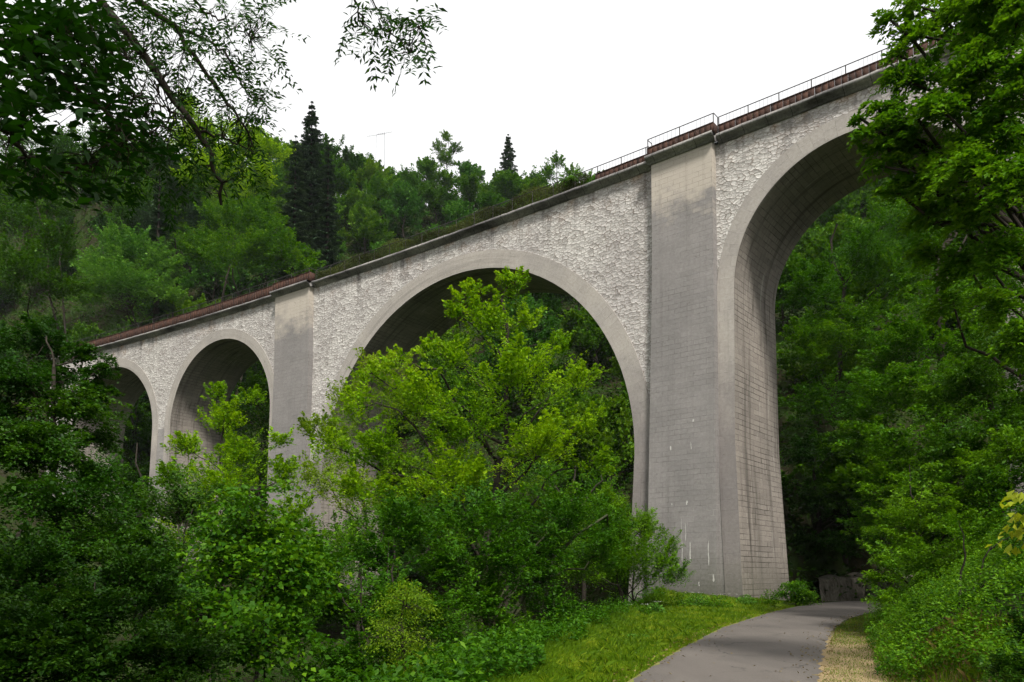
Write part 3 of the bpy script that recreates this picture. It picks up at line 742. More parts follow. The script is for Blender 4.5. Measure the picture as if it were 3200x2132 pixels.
ptree('beech', 'dark fine-leaved tree spreading across the left side before the leftmost arches', 'tree', gp(230, 15),
     [bl(130, 1060, 170, 60, 16), bl(270, 1110, 80, 40, 16), bl(80, 1200, 200, 90, 15), bl(230, 1290, 150, 90, 15), bl(110, 1400, 220, 110, 14), bl(290, 1500, 120, 80, 14.5),
      bl(180, 1570, 240, 110, 13.5), bl(400, 1680, 130, 90, 14), bl(200, 1720, 250, 110, 13), bl(520, 1790, 110, 80, 13), bl(20, 1880, 120, 90, 12), bl(290, 1230, 80, 60, 15.8), bl(320, 1160, 60, 40, 15.8), bl(60, 1440, 130, 80, 14), bl(200, 1180, 90, 50, 16), bl(310, 1380, 80, 60, 15.5), bl(20, 1300, 110, 90, 15)],
     'dark', 19, n=48, npl=190, L=.078, rise=.0, drp=.35, wid=.15, trunk_r=.14, tb=-.02, lean=(-.5, 0), htop=at(200, 1150, 15)[2], twr=.008, lr=1.2)

ptree('ravine_tree', 'green tree low between the two left piers, behind the big-leaved hazel', 'tree', gp(960, 44),
     [bl(960, 1720, 120, 90, 44), bl(1080, 1680, 100, 70, 45), bl(860, 1760, 120, 90, 42), bl(1000, 1840, 160, 90, 40), bl(800, 1680, 90, 60, 44)],
     'bright', 21, n=18, npl=65, L=.15, rise=.6, trunk_r=.14, tb=-.12)
ptree('ravine_tree', 'dark tree filling the gap under the leftmost arches', 'tree', gp(420, 52),
     [bl(300, 1500, 130, 100, 52), bl(440, 1600, 120, 90, 50), bl(330, 1660, 160, 100, 48), bl(200, 1400, 120, 110, 54), bl(560, 1720, 140, 90, 46), bl(420, 1800, 160, 90, 42)],
     'mid', 22, n=16, npl=55, L=.17, rise=.4, trunk_r=.18, tb=-.12)
ptree('ravine_tree', 'shaded tree between the tall bright tree and the left leg of the tall pier', 'tree', gp(1800, 42),
     [bl(1860, 1540, 80, 90, 44), bl(1780, 1600, 110, 90, 42), bl(1900, 1460, 50, 60, 45), bl(1700, 1500, 120, 90, 46), bl(1880, 1650, 80, 80, 41)],
     'mid', 23, n=18, npl=65, L=.15, rise=.6, trunk_r=.14, tb=.0)
ptree('ravine_bush', 'wide dark bush in the ravine below the bright central tree', 'bush', gp(1250, 24),
     [bl(1200, 1650, 150, 80, 26), bl(1100, 1740, 140, 90, 25), bl(1350, 1700, 140, 90, 25), bl(1480, 1850, 130, 90, 22), bl(1560, 1970, 110, 70, 20)],
     'mid', 24, n=38, npl=90, L=.10, rise=.45, trunk_r=.06, tb=-.06)
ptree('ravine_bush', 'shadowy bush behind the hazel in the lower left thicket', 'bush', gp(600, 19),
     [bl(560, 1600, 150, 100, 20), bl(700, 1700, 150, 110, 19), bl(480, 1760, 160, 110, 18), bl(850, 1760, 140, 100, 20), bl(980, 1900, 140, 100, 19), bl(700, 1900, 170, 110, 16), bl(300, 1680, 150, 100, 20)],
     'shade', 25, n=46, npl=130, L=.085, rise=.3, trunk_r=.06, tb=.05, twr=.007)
tree('fern_bush', 'pale lacy soft-leaved bush low at bottom centre, left of the verge', 'bush', gp(1270, 15),
     [bl(1270, 1890, 70, 60, 15), bl(1240, 2000, 90, 70, 15), bl(1300, 2090, 80, 50, 15)], 'pale', 26, per=18, size=.35, npl=28, L=.06, wr=.4, trunk_r=.03, ntw=60, tb=-.15)

ptree('dogwood_bush', 'full leafy green bush covering the left foot of the tall pier', 'bush', gp(1940, 36.5),
     [bl(1880, 1660, 90, 110, 36), bl(1960, 1730, 110, 80, 36.5), bl(2050, 1775, 70, 60, 37), bl(1900, 1570, 50, 50, 36), bl(1820, 1760, 100, 80, 35), bl(2000, 1660, 50, 60, 37.3)],
     'mid', 27, n=34, npl=95, L=.11, rise=.7, trunk_r=.06, tb=.08, twr=.008)
ptree('far_arch_tree', 'dark leafy tree seen through the second arch from the left', 'tree', gp(800, 82),
     [bl(800, 1230, 80, 70, 82), bl(830, 1340, 80, 80, 81), bl(750, 1330, 80, 80, 82), bl(800, 1450, 110, 80, 80), bl(860, 1200, 50, 50, 84)], 'mid', 28, n=15, npl=34, L=.24, rise=.4, trunk_r=.2, twr=.02, tb=-.1)
ptree('far_arch_tree', 'dark leafy tree seen through the leftmost arch', 'tree', gp(420, 94),
     [bl(400, 1260, 80, 80, 96), bl(450, 1380, 80, 80, 94), bl(360, 1380, 80, 80, 95), bl(420, 1500, 110, 80, 92)], 'mid', 29, n=15, npl=34, L=.26, rise=.4, trunk_r=.2, twr=.02, tb=-.15)
# ------------------------------------------------------------------ the wood on the hillside
def copy_tree(o, loc, rz, sc, label=None, group=None):
    c = o.copy(); COL.objects.link(c); c.location = tuple(float(v) for v in loc); c.rotation_euler = (0, 0, rz); c.scale = sc
    if label: c['label'] = label
    if group: c['group'] = group
    for ch in o.children:
        d = ch.copy(); COL.objects.link(d); d.parent = c
    return c
def crown_blobs(r, h, rad, n, cz=.46):
    B = [(0, 0, h * cz, rad * .62, rad * .62, h * .40)]
    for k in range(n):
        a = r.uniform(0, 2 * pi); e = r.uniform(-.5, 1.0); q = sqrt(max(0, 1 - e * e)) if e > 0 else 1
        s = r.uniform(.22, .42)
        B.append((cos(a) * rad * .62 * q, sin(a) * rad * .62 * q, h * cz + e * h * .31, rad * s, rad * s, rad * s * .75))
    return B
def skyline_ok(x, y, z, h):
    if y < 20: return False
    px = 1600 + x / y * F; py = HOR - (z + h - CAMZ) / y * F; pyb = HOR - (z + h * .2 - CAMZ) / y * F; m = 4.5 / y * F
    if px < -120 - m or px > 3300 + m: return False
    cor = np.interp(px, [-3000, 478, 975, 2032, 2792, 4000], [1500, 1032, 877, 505, 195, -600])
    if py < cor - 6: return True
    for ax, aw, at_ in ((350, 160, 1120), (695, 200, 1050), (1560, 480, 830), (2850, 600, 400)):
        if abs(px - ax) < aw + m and py > at_ - 1e9 and pyb > at_: return True
    return False
protos = []
spec = [('far', 9, 5.0, 12), ('far', 10, 5.4, 14), ('mid', 9.5, 5.0, 12), ('far', 8.5, 5.0, 12), ('dark', 9.5, 5.0, 12), ('far', 11, 5.0, 14), ('blue', 9, 5.0, 12), ('mid', 9, 5.2, 12)]
sv = DENS; DENS = 1.0
for i, (lf, h, rad, n) in enumerate(spec):
    r = np.random.default_rng(100 + i)
    e = ptree('wood_tree', '', 'tree', (0, 0, 0), crown_blobs(r, h, rad, n), lf, 200 + i, n=14, npl=30, L=.31, wr=.72, rise=.5, wid=.21, trunk_r=.17, htop=h * .7, tw=.08, twr=.022)
    protos.append(e)
DENS = sv
TG = 'trees of the wood covering the hillside'
TL = {'far': 'round-crowned green tree in the dense wood covering the hillside', 'mid': 'fresh green leafy tree in the dense wood covering the hillside',
      'dark': 'dark green leafy tree in the dense wood covering the hillside', 'blue': 'bluish green leafy tree in the dense wood covering the hillside'}
used = set(); pts = []; cnt = 0
cand = []
r = np.random.default_rng(5)
for _ in range(26000):
    a = r.uniform(-.66, .66); rr = sqrt(r.uniform(48 ** 2, 200 ** 2)); cand.append((rr * sin(a), rr * cos(a)))
ncand = len(cand)
for _ in range(6000):
    a = r.uniform(-.64, .40); R1_ = float(np.interp(a, _az, _R1)); rr = R1_ * r.uniform(.90, 1.04); cand.append((rr * sin(a), rr * cos(a)))
for ci, (x, y) in enumerate(cand):
    if hypot(x - VC[0], y - VC[1]) - R0 < 12.5: continue
    if y < 60 and x > np.interp(y, RYL, RXL) - 3 and x < 30: continue
    dmin = 6.4 if ci >= ncand else 6.8 if y < 95 else 8.1
    if any((x - p[0]) ** 2 + (y - p[1]) ** 2 < dmin * dmin for p in pts): continue
    px = 1600 + x / y * F
    # clearings kept for the trees placed by hand
    if 300 < px < 1010 and 90 < y < 103: continue
    z = float(hgt(x, y)); i = int(r.integers(len(spec))); h = spec[i][1]
    if not skyline_ok(x, y, z, h): continue
    if cnt >= 285: break
    pts.append((x, y)); cnt += 1; s = r.uniform(.85, 1.15) * (1.0 if y < 95 else 1.22); rz = r.uniform(0, 6.28); lf = spec[i][0]
    sc = (s * r.uniform(.9, 1.1), s * r.uniform(.9, 1.1), s * r.uniform(.9, 1.2))
    if i not in used:
        e = protos[i]; used.add(i); e.location = (x, y, z - .3); e.rotation_euler = (0, 0, rz); e.scale = sc; e['label'] = TL[lf]; e['group'] = TL[lf] and (TG + ', ' + lf.replace('far', 'green').replace('mid', 'fresh green').replace('blue', 'bluish'))
    else:
        copy_tree(protos[i], (x, y, z - .3), rz, sc)
        COL.objects[-1]
bpy.context.scene['wood_count'] = cnt
for o in list(COL.objects):
    if o.name.startswith('wood_tree') and not o.get('label'):
        ch = [c for c in o.children if c.name.startswith('crown')]
for i, e in enumerate(protos):
    for o in COL.objects:
        if o.parent is None and o.name.startswith('wood_tree') and o.children and any(c.data == e.children[0].data for c in o.children):
            o['label'] = e['label']; o['group'] = e['group']

# distinct trees standing just behind the deck on the left
def hill(name, label, px, D, blobs, leaf, seed, **k):
    kw = dict(n=17, npl=34, L=.26, wr=.7, rise=.5, trunk_r=.2, twr=.02, wid=.19); kw.update({a: b for a, b in k.items() if a in ('tb', 'L', 'trunk_r', 'rise')})
    return ptree(name, label, 'tree', gp(px, D), blobs, leaf, seed, **kw)
hill('rounded_tree', 'rounded bluish-green tree just above the left end of the parapet', 400, 96,
     [bl(420, 790, 110, 60, 94), bl(330, 850, 90, 70, 94), bl(500, 840, 80, 60, 94), bl(400, 890, 140, 70, 92), bl(300, 930, 80, 60, 92), bl(520, 920, 60, 50, 92), bl(360, 750, 60, 40, 95)], 'blue', 31)
hill('spreading_tree', 'wide fresh green tree above the left pilaster, right of the bluish rounded one', 740, 98,
     [bl(700, 700, 90, 70, 97), bl(800, 720, 110, 70, 97), bl(640, 790, 80, 70, 96), bl(750, 800, 130, 70, 95), bl(880, 790, 90, 60, 96), bl(950, 840, 70, 40, 95), bl(820, 660, 60, 40, 98)], 'mid', 32, tb=.1)
hill('lime_tree', 'tall lime-green tree left of the dark spruce on the skyline', 680, 104,
     [bl(590, 350, 50, 60, 104), bl(660, 430, 80, 60, 104), bl(590, 450, 70, 70, 104), bl(760, 450, 90, 60, 103), bl(840, 480, 60, 50, 103), bl(680, 540, 100, 60, 102), bl(800, 560, 80, 60, 102), bl(600, 560, 60, 50, 103)], 'bright', 33, tb=.08, per=5)
hill('dark_wood_tree', 'very dark evergreen-looking tree between the lime-green tree and the hanging branches', 540, 108,
     [bl(520, 520, 80, 70, 106), bl(560, 620, 90, 80, 106), bl(500, 700, 90, 60, 105), bl(620, 690, 60, 50, 105)], 'spruce', 34)
hill('skyline_tree', 'pale hazy round tree poking above the middle of the ridge', 1395, 176,
     [bl(1395, 435, 26, 22, 176), bl(1375, 465, 28, 24, 176), bl(1420, 465, 26, 24, 176), bl(1395, 500, 45, 30, 176)], 'far', 35, per=4, size=.7, npl=16, trunk_r=.2)
hill('edge_tree', 'loose light green tree on the ridge where it meets the railing', 1745, 150,
     [bl(1745, 510, 36, 26, 150), bl(1720, 545, 40, 30, 150), bl(1780, 545, 46, 24, 150), bl(1840, 560, 36, 20, 148)], 'mid', 36, per=5, tb=.1)
hill('left_slope_tree', 'dense mid-green tree at the left edge beneath the hanging branches', 40, 62,
     [bl(30, 700, 130, 90, 62), bl(160, 780, 110, 80, 60), bl(60, 860, 160, 90, 58), bl(190, 900, 90, 60, 58), bl(20, 560, 110, 90, 64), bl(150, 640, 90, 70, 63)], 'dark', 37, per=7, L=.2, tb=.1)
hill('upper_slope_tree', 'olive green tree on the upper left slope behind the hanging branches', 200, 112,
     [bl(200, 470, 110, 60, 112), bl(320, 460, 90, 60, 112), bl(120, 540, 110, 60, 110), bl(280, 560, 110, 70, 110), bl(400, 560, 90, 60, 110), bl(60, 450, 70, 50, 112), bl(420, 640, 100, 60, 108)], 'mid', 38)

def conifer(name, label, base, h, rad, seed, leaf='spruce', n=30, dens=1.0, k=9):
    r = np.random.default_rng(seed); e = empty(name, base, label, 'tree')
    mb = MB(); mb.tube([(0, 0, -.5), (0, 0, h * .5), (0, 0, h)], [h * .014, h * .009, .03], 6)
    P = []; Nn = []; A = []; Ls = []; Tn = []
    for i in range(n):
        t = i / (n - 1); z = h * (.10 + .90 * t); R = rad * min(1, (1 - t) * 1.02) ** .6 * r.uniform(.85, 1.15) + .12
        nb = int(k * (1 - .45 * t))
        for j in range(nb):
            a = r.uniform(0, 2 * pi); L = R * r.uniform(.6, 1.12); m = max(10, int(40 * L * dens))
            s = np.sort(r.uniform(.12, 1, m)); sag = -.30 * L * s ** 1.6 + .10 * L * s ** 4 * 1.5
            tip = np.array([cos(a), sin(a), 0]); sd = np.array([-sin(a), cos(a), 0])
            c = tip * (s * L)[:, None]; c[:, 2] = z + sag
            w_ = r.normal(0, 1, m) * .24 * L * (1.25 - s) + r.normal(0, .04, m); c = c + sd * w_[:, None]; c[:, 2] -= np.abs(w_) * .35 + r.uniform(0, .12, m)
            P.append(c); Nn.append(unit(np.array([0, 0, 1.]) + r.normal(0, .35, (m, 3)))); A.append(unit(tip + sd * np.sign(w_)[:, None] * .8 + r.normal(0, .25, (m, 3)) + [0, 0, -.35]))
            Ls.append(r.uniform(.3, .55, m)); Tn.append(np.clip(.25 + .45 * s + r.normal(0, .12, m), 0, 1))
            if j % 2 == 0: mb.tube([(0, 0, z), tip * L * .5 + [0, 0, z - .08 * L], tip * L * .95 + [0, 0, z - .2 * L]], [.04, .025, .01], 3)
    Ls = np.concatenate(Ls)
    obj('crown', leaf_mesh('crown', np.concatenate(P), np.concatenate(Nn), np.concatenate(A), Ls, Ls * .38, LF[leaf], np.concatenate(Tn)), e)
    obj('trunk', mb.mesh('trunk', BARK, True), e); return e
def conif_at(name, label, px, ptop, D, rpx, seed, **k):
    b = gp(px, D); t = at(px, ptop, D); return conifer(name, label, b, t[2] - b[2], rpx * D / F, seed, **k)
conif_at('spruce', 'tall dark spruce, tallest of the conifers on the skyline', 955, 318, 118, 105, 41, n=46, k=13, dens=1.5)
conif_at('spruce', 'lower dark spruce crowding the left side of the tallest conifer', 905, 425, 114, 80, 42, n=36, k=12, dens=1.4)
conif_at('spruce', 'small pointed dark spruce on the ridge right of the hazy round tree', 1588, 420, 170, 52, 43, n=30, k=12, dens=1.2)
conif_at('spruce', 'dark spruce with bare lower twigs below the hanging branches', 470, 500, 100, 90, 44, n=34, k=10)
conif_at('spruce', 'short dark spruce right of the tallest conifer', 1010, 440, 116, 70, 45, n=30, k=12, dens=1.3)

# aerials on the ridge
def aerial(label, px, ptop, D, w_, seed):
    b = gp(px, D); t = at(px, ptop, D); h = t[2] - b[2]; e = empty('aerial_mast', b, label, 'aerial')
    m = MB(); m.tube([(0, 0, 0), (0, 0, h)], [.05, .035], 6); obj('mast', m.mesh('mast', IRON), e)
    m = MB(); m.tube([(-w_ * .5, 0, h - .35), (w_ * .5, 0, h + .25)], .032, 4)
    for q in np.linspace(-.48, .48, 9): m.tube([(q * w_, -.5, h + q * .6), (q * w_, .5, h + q * .6)], .02, 3)
    obj('antenna', m.mesh('antenna', IRON), e)
aerial('thin television aerial with a long horizontal boom on the ridge', 1163, 422, 172, 4.2, 1)
aerial('second thin aerial close right of the first on the ridge', 1190, 416, 173, 3.6, 2)

# ------------------------------------------------------------------ right side
def cl(px, D): return gp(px, D)
ptree('arch_tree', 'leafy green tree filling the opening of the right-hand arch beyond the road', 'tree', gp(2640, 60),
     [bl(2560, 900, 110, 110, 58), bl(2680, 820, 120, 110, 59), bl(2780, 700, 110, 100, 60), bl(2520, 1080, 90, 110, 57), bl(2660, 1040, 130, 120, 57), bl(2800, 900, 120, 120, 58), bl(2560, 1250, 110, 100, 57), bl(2720, 1230, 120, 100, 56), bl(2880, 760, 110, 100, 60)],
     'mid', 51, n=20, npl=60, L=.19, rise=.4, drp=.1, trunk_r=.3, twr=.016, tb=.04)
ptree('dark_arch_tree', 'dark low-branched tree behind the right leg of the tall pier', 'tree', gp(2560, 56),
     [bl(2520, 1420, 80, 90, 55), bl(2620, 1400, 110, 100, 55), bl(2540, 1560, 80, 90, 54), bl(2650, 1560, 110, 90, 54), bl(2600, 1690, 110, 70, 54), bl(2500, 1700, 50, 60, 54), bl(2740, 1480, 110, 110, 54)],
     'shade', 52, n=18, npl=60, L=.18, rise=.1, drp=.3, trunk_r=.25, twr=.016, tb=.1)
ptree('bank_tree', 'bright leafed tree on the right bank between the arch and the overhanging branches', 'tree', gp(2960, 31),
     [bl(2850, 1080, 150, 110, 31), bl(2780, 1230, 150, 100, 30), bl(2930, 1250, 170, 120, 29), bl(2720, 1360, 110, 80, 30), bl(2870, 1400, 170, 110, 28), bl(3020, 1100, 150, 130, 30), bl(2770, 1500, 110, 90, 28), bl(2950, 960, 120, 100, 31), bl(2720, 1620, 80, 70, 29), bl(3120, 900, 150, 150, 32), bl(3080, 700, 130, 120, 33), bl(3180, 600, 110, 130, 33), bl(3180, 1080, 130, 150, 31), bl(3100, 1300, 150, 120, 29)],
     'mid', 53, n=30, npl=100, L=.125, rise=.35, drp=.1, trunk_r=.2, tb=.08, twr=.010)
ptree('dark_bank_tree', 'dark shaded tree deep behind the bushes on the right bank', 'tree', gp(3150, 24),
     [bl(3080, 1230, 160, 140, 24), bl(3190, 1350, 150, 140, 23), bl(3020, 1400, 130, 110, 23), bl(3150, 1100, 140, 120, 24), bl(3120, 1520, 140, 90, 21), bl(3210, 1420, 120, 160, 22), bl(3230, 1200, 110, 160, 23)],
     'dark', 54, n=36, npl=95, L=.11, rise=.3, drp=.15, trunk_r=.18, tb=.0)
ptree('overhanging_beech', 'large green tree whose leafy branches droop in from the upper right corner', 'tree', gp(3700, 12),
     [bl(3010, 30, 150, 90, 12), bl(2860, 110, 80, 60, 12), bl(3120, 110, 160, 140, 11.5), bl(2900, 230, 100, 70, 12), bl(3000, 330, 170, 110, 11.5), bl(2800, 330, 70, 40, 12), bl(2750, 390, 60, 30, 12), bl(2700, 425, 50, 22, 12), bl(2740, 330, 50, 24, 12), bl(2690, 370, 40, 16, 12), bl(2780, 60, 60, 36, 12), bl(2750, 520, 50, 24, 12), bl(2800, 240, 70, 46, 12), bl(2760, 450, 80, 34, 12), bl(2850, 570, 80, 50, 12), bl(2820, 380, 90, 60, 11.7), bl(2870, 20, 70, 50, 12),
      bl(2850, 440, 110, 60, 12), bl(2960, 520, 130, 90, 11.5), bl(3130, 380, 130, 150, 11), bl(2810, 500, 70, 32, 12), bl(3060, 660, 120, 110, 11.5), bl(2930, 660, 90, 70, 12), bl(2800, 170, 50, 30, 12), bl(2790, 590, 60, 24, 12),
      bl(3150, 780, 110, 120, 11), bl(3020, 830, 100, 90, 12), bl(3140, 950, 110, 90, 12), bl(2900, 800, 70, 60, 12.5), bl(2980, 950, 80, 70, 13), bl(3080, 220, 150, 120, 11), bl(3180, 560, 120, 140, 10.5), bl(3100, 0, 150, 90, 11),
      bl(3190, 1060, 80, 90, 11), bl(3190, 250, 90, 120, 10.5), bl(3040, 520, 130, 90, 10.8), bl(3180, 60, 90, 90, 10.5), bl(3170, 420, 90, 100, 12.5), bl(3060, 420, 110, 90, 12.5), bl(2930, 330, 90, 70, 11)],
     'mid', 55, n=54, npl=140, L=.10, wr=.42, rise=-.12, drp=.45, wid=.14, trunk_r=.18, twr=.005, lean=(-1.0, 0), htop=at(3500, -100, 12)[2], tb=.14, lr=1.25, spread=.92, jn=.5)
ptree('bramble_bush', 'large bright bramble bush bulging over the right verge at the bend', 'bush', gp(2850, 23),
     [bl(2820, 1640, 110, 100, 23), bl(2950, 1600, 120, 110, 22), bl(2780, 1760, 80, 110, 22.5), bl(2890, 1780, 130, 130, 21), bl(3030, 1700, 140, 120, 20), bl(2790, 1880, 70, 70, 21), bl(3080, 1560, 120, 110, 21), bl(2750, 1680, 50, 70, 24), bl(2900, 1500, 110, 80, 23), bl(3040, 1460, 120, 90, 22), bl(2840, 1560, 80, 60, 23.5), bl(3160, 1420, 110, 90, 21)],
     'mid', 56, n=36, npl=150, L=.085, rise=.5, drp=.2, trunk_r=.05, tb=.14, twr=.006)
ptree('bank_bush', 'olive bush with dry stalks on the near right bank', 'bush', gp(3000, 14),
     [bl(2880, 1930, 110, 100, 15), bl(3020, 1900, 140, 120, 14), bl(3150, 1780, 120, 120, 13.5), bl(2960, 2050, 140, 90, 13), bl(3120, 2020, 140, 110, 12), bl(2850, 2080, 80, 60, 13.5), bl(3190, 1650, 90, 100, 15)],
     'mid', 57, n=46, npl=230, L=.06, wr=.42, rise=.7, drp=.25, trunk_r=.03, tb=.02, twr=.005, wid=.15)
tree('yellow_shrub', 'shrub with large yellow-green leaves poking in at the right edge', 'shrub', gp(3280, 7),
     [bl(3210, 1560, 44, 36, 6), bl(3230, 1630, 40, 40, 6)], 'yellow', 58, per=34, rag=0, size=.16, npl=8, L=.075, wr=.75, trunk_r=.02, ntw=20, twr=.006)
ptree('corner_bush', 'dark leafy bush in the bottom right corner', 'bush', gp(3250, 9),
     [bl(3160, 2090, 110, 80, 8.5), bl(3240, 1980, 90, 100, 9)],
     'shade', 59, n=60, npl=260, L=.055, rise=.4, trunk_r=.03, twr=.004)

# ------------------------------------------------------------------ ash tree hanging in from the upper left
def ash():
    r = np.random.default_rng(77); base = np.array([-6.2, 3.0, float(hgt(-6.2, 3.0))])
    e = empty('ash_tree', base, 'near ash tree whose dark limbs and leaflets hang across the upper left', 'tree')
    tw = MB(); limbs = []
    def px(l): return np.array([at(*p) for p in l]) - base
    def path(l, n=22):
        p = px(l); k = np.linspace(0, len(p) - 1, n); q = np.stack([np.interp(k, np.arange(len(p)), p[:, i]) for i in range(3)], -1)
        for _ in range(2): q[1:-1] = (q[:-2] + 2 * q[1:-1] + q[2:]) / 4
        return q + r.normal(0, .012, q.shape)
    tr = np.array([(0, 0, -.4), (.15, .1, 2.), (.3, .5, 4), (.5, 1.2, 6), (.6, 1.6, 9)]); tw.tube(tr, [.24, .19, .15, .11, .05], 9)
    def limb(l, r0, r1, n=24, root=None):
        q = path(l, n)
        if root is not None: q = np.vstack([wiggle(r, np.array(root, float), q[0], 7, .2)[:-1], q])
        tw.tube(q, np.linspace(r0, r1, len(q)), 6); limbs.append(q[-n:]); return q
    limb([(150, -320, 6), (240, -120, 6), (350, 40, 6), (500, 250, 6.1), (620, 400, 6.2), (670, 520, 6.3), (690, 640, 6.4)], .060, .012, root=(.5, 1.2, 6))
    limb([(350, -130, 6.2), (450, 20, 6.2), (560, 90, 6.3), (640, 230, 6.4), (720, 330, 6.5), (790, 440, 6.6)], .035, .008, root=(.5, 1.4, 7))
    limb([(560, 90, 6.3), (700, 150, 6.4), (760, 280, 6.5), (830, 320, 6.6)], .014, .004)
    limb([(500, -120, 6), (620, 20, 6.2), (700, 70, 6.3), (790, 120, 6.4)], .016, .004, root=(.55, 1.5, 7.6))
    limb([(620, 400, 6.2), (720, 440, 6.3), (800, 480, 6.4)], .012, .004)
    limb([(500, 250, 6.1), (470, 330, 6.1), (480, 420, 6.1), (540, 480, 6.1)], .010, .004)
    limb([(560, 330, 6.1), (520, 380, 5.9), (460, 420, 5.8), (380, 440, 5.7)], .010, .004)
    limb([(-120, 60, 4.2), (80, 160, 4.4), (220, 260, 4.6), (330, 350, 4.8), (400, 430, 5)], .035, .008, root=(.15, .1, 3.4))
    limb([(-150, 330, 4.2), (30, 420, 4.4), (130, 520, 4.6), (230, 545, 4.7), (310, 485, 4.8)], .020, .006, root=(.15, .1, 2.6))
    limb([(80, 160, 4.4), (180, 110, 4.6), (300, 140, 4.8), (400, 180, 5)], .014, .005)
    limb([(300, 240, 5), (430, 300, 5.2), (560, 360, 5.4)], .010, .004)
    limb([(560, -900, 4.6), (800, -700, 4.9), (1000, -300, 5.1), (1105, -20, 5.2), (1130, 60, 5.2), (1160, 110, 5.2)], .022, .003, root=(.6, 1.6, 8.6))
    limb([(1150, -60, 5.2), (1190, 60, 5.2), (1230, 110, 5.2), (1290, 170, 5.2)], .006, .002)
    limb([(1000, -300, 5.1), (1150, -60, 5.2)], .008, .006, n=8)
    limb([(1190, 60, 5.2), (1250, 60, 5.2), (1310, 80, 5.3)], .004, .002)
    tops = [(1120, 100, 50, 20, 5.2, 6), (1185, 40, 40, 36, 5.2, 8), (1210, 120, 40, 40, 5.2, 8), (1290, 90, 50, 36, 5.3, 11), (1330, 60, 30, 26, 5.3, 5), (1280, 170, 50, 20, 5.3, 6), (1170, 130, 30, 30, 5.2, 4)]
    zones = tops + [(760, 20, 60, 30, 6.3, 12), (850, 10, 36, 26, 6.4, 8), (640, 60, 130, 60, 6.3, 34), (480, 60, 110, 60, 6.1, 34), (800, 120, 70, 50, 6.5, 18), (690, 190, 90, 60, 6.5, 26), (420, 170, 110, 80, 6, 40),
             (540, 240, 120, 70, 6.2, 40), (790, 240, 50, 40, 6.6, 9), (700, 320, 90, 60, 6.5, 26), (620, 430, 100, 60, 6.2, 30), (760, 420, 80, 70, 6.6, 28), (480, 400, 110, 70, 6, 30), (800, 330, 50, 30, 6.6, 8),
             (620, 560, 90, 60, 6.3, 18), (760, 540, 70, 50, 6.5, 12), (470, 560, 100, 60, 6, 22), (850, 200, 30, 30, 6.6, 5), (330, 80, 120, 80, 5.6, 50)]
    C = []; N = []; A = []; L = []; T = []; tws = MB(); LP = np.concatenate(limbs)
    for (cx, cy, rx, ry, D, n) in zones:
        for _ in range(n):
            c = at(cx + r.normal(0, .55) * rx, cy + r.normal(0, .55) * ry, D + r.normal(0, .35)) - base
            d2 = ((LP - c) ** 2).sum(1); j = int(np.argmin(d2)); nd = LP[j]
            out = unit(c - nd + r.normal(0, .15, 3)); out[2] -= .35; out = unit(out)
            tws.tube(wiggle(r, nd, c, 4, .25), [.005, .003, .0015, .001][:4], 3)
            R = r.uniform(.17, .26); m = int(r.integers(4, 7)); sd = unit(np.cross(out, [0, 0, 1.])); up = np.cross(sd, out)
            tws.tube([c, c + out * R * .5 + [0, 0, -.01], c + out * R + [0, 0, -.04]], [.0016, .001, .0006], 3)
            for k in range(m):
                s = (k + .6) / m; p = c + out * R * s + np.array([0, 0, -.04 * s * s])
                for sg in (-1, 1):
                    ax = unit(sd * sg + out * .55 + [0, 0, -.25 + r.normal(0, .1)]); l = r.uniform(.055, .078) * (1 - .25 * abs(s - .5))
                    C.append(p + ax * l * .5); A.append(ax); N.append(unit(up + r.normal(0, .3, 3))); L.append(l); T.append(.28)
            C.append(c + out * (R + .03)); A.append(out); N.append(unit(up + r.normal(0, .2, 3))); L.append(.065); T.append(.28)
    T = np.clip(np.array(T) + r.normal(0, .15, len(T)), 0, 1); L = np.array(L)
    C, A, N = np.array(C), np.array(A), np.array(N); W_ = L * .30
    # broad simple leaves, close and dark, at the far upper left
    z2 = [(60, 60, 130, 90, 4.2), (200, 60, 120, 90, 4.6), (60, 220, 120, 90, 4.2), (210, 200, 120, 90, 4.6), (330, 200, 80, 90, 5), (120, 320, 120, 50, 4.4), (290, 320, 110, 50, 5), (60, 400, 60, 30, 4.2), (420, 360, 90, 50, 5.4), (30, 330, 60, 50, 4),
          (130, 440, 40, 40, 4.3), (60, 520, 110, 40, 4.4), (230, 520, 120, 50, 5), (380, 470, 110, 50, 5.3), (120, 600, 120, 40, 4.8), (330, 600, 110, 40, 5.4), (500, 480, 70, 40, 5.6), (340, 420, 90, 40, 5.2)]
    nn = [150, 150, 150, 150, 90, 90, 80, 22, 55, 40, 14, 60, 70, 60, 60, 50, 30, 40]
    C2 = []; N2 = []; A2 = []; L2 = []
    for (cx, cy, rx, ry, D), n in zip(z2, nn):
        for _ in range(int(n * 1.55)):
            c = at(cx + r.normal(0, .6) * rx, cy + r.normal(0, .6) * ry, D + r.normal(0, .4)) - base
            j = int(np.argmin(((LP - c) ** 2).sum(1)))
            if r.random() < .22: tws.tube(wiggle(r, LP[j], c, 4, .2), [.005, .003, .0015, .001], 3)
            C2.append(c); N2.append(unit(np.array([0, 0, 1.]) + r.normal(0, .45, 3))); A2.append(unit(np.array([.8, -.1, -.55]) + r.normal(0, .4, 3))); L2.append(r.uniform(.07, .12))
    n0 = len(C2); L2 = np.array(L2)
    C = np.vstack([C, C2]); N = np.vstack([N, N2]); A = np.vstack([A, A2]); W_ = np.r_[W_, L2 * .42]; L = np.r_[L, L2]; T = np.r_[T, np.clip(.12 + r.normal(0, .10, n0), 0, 1)]
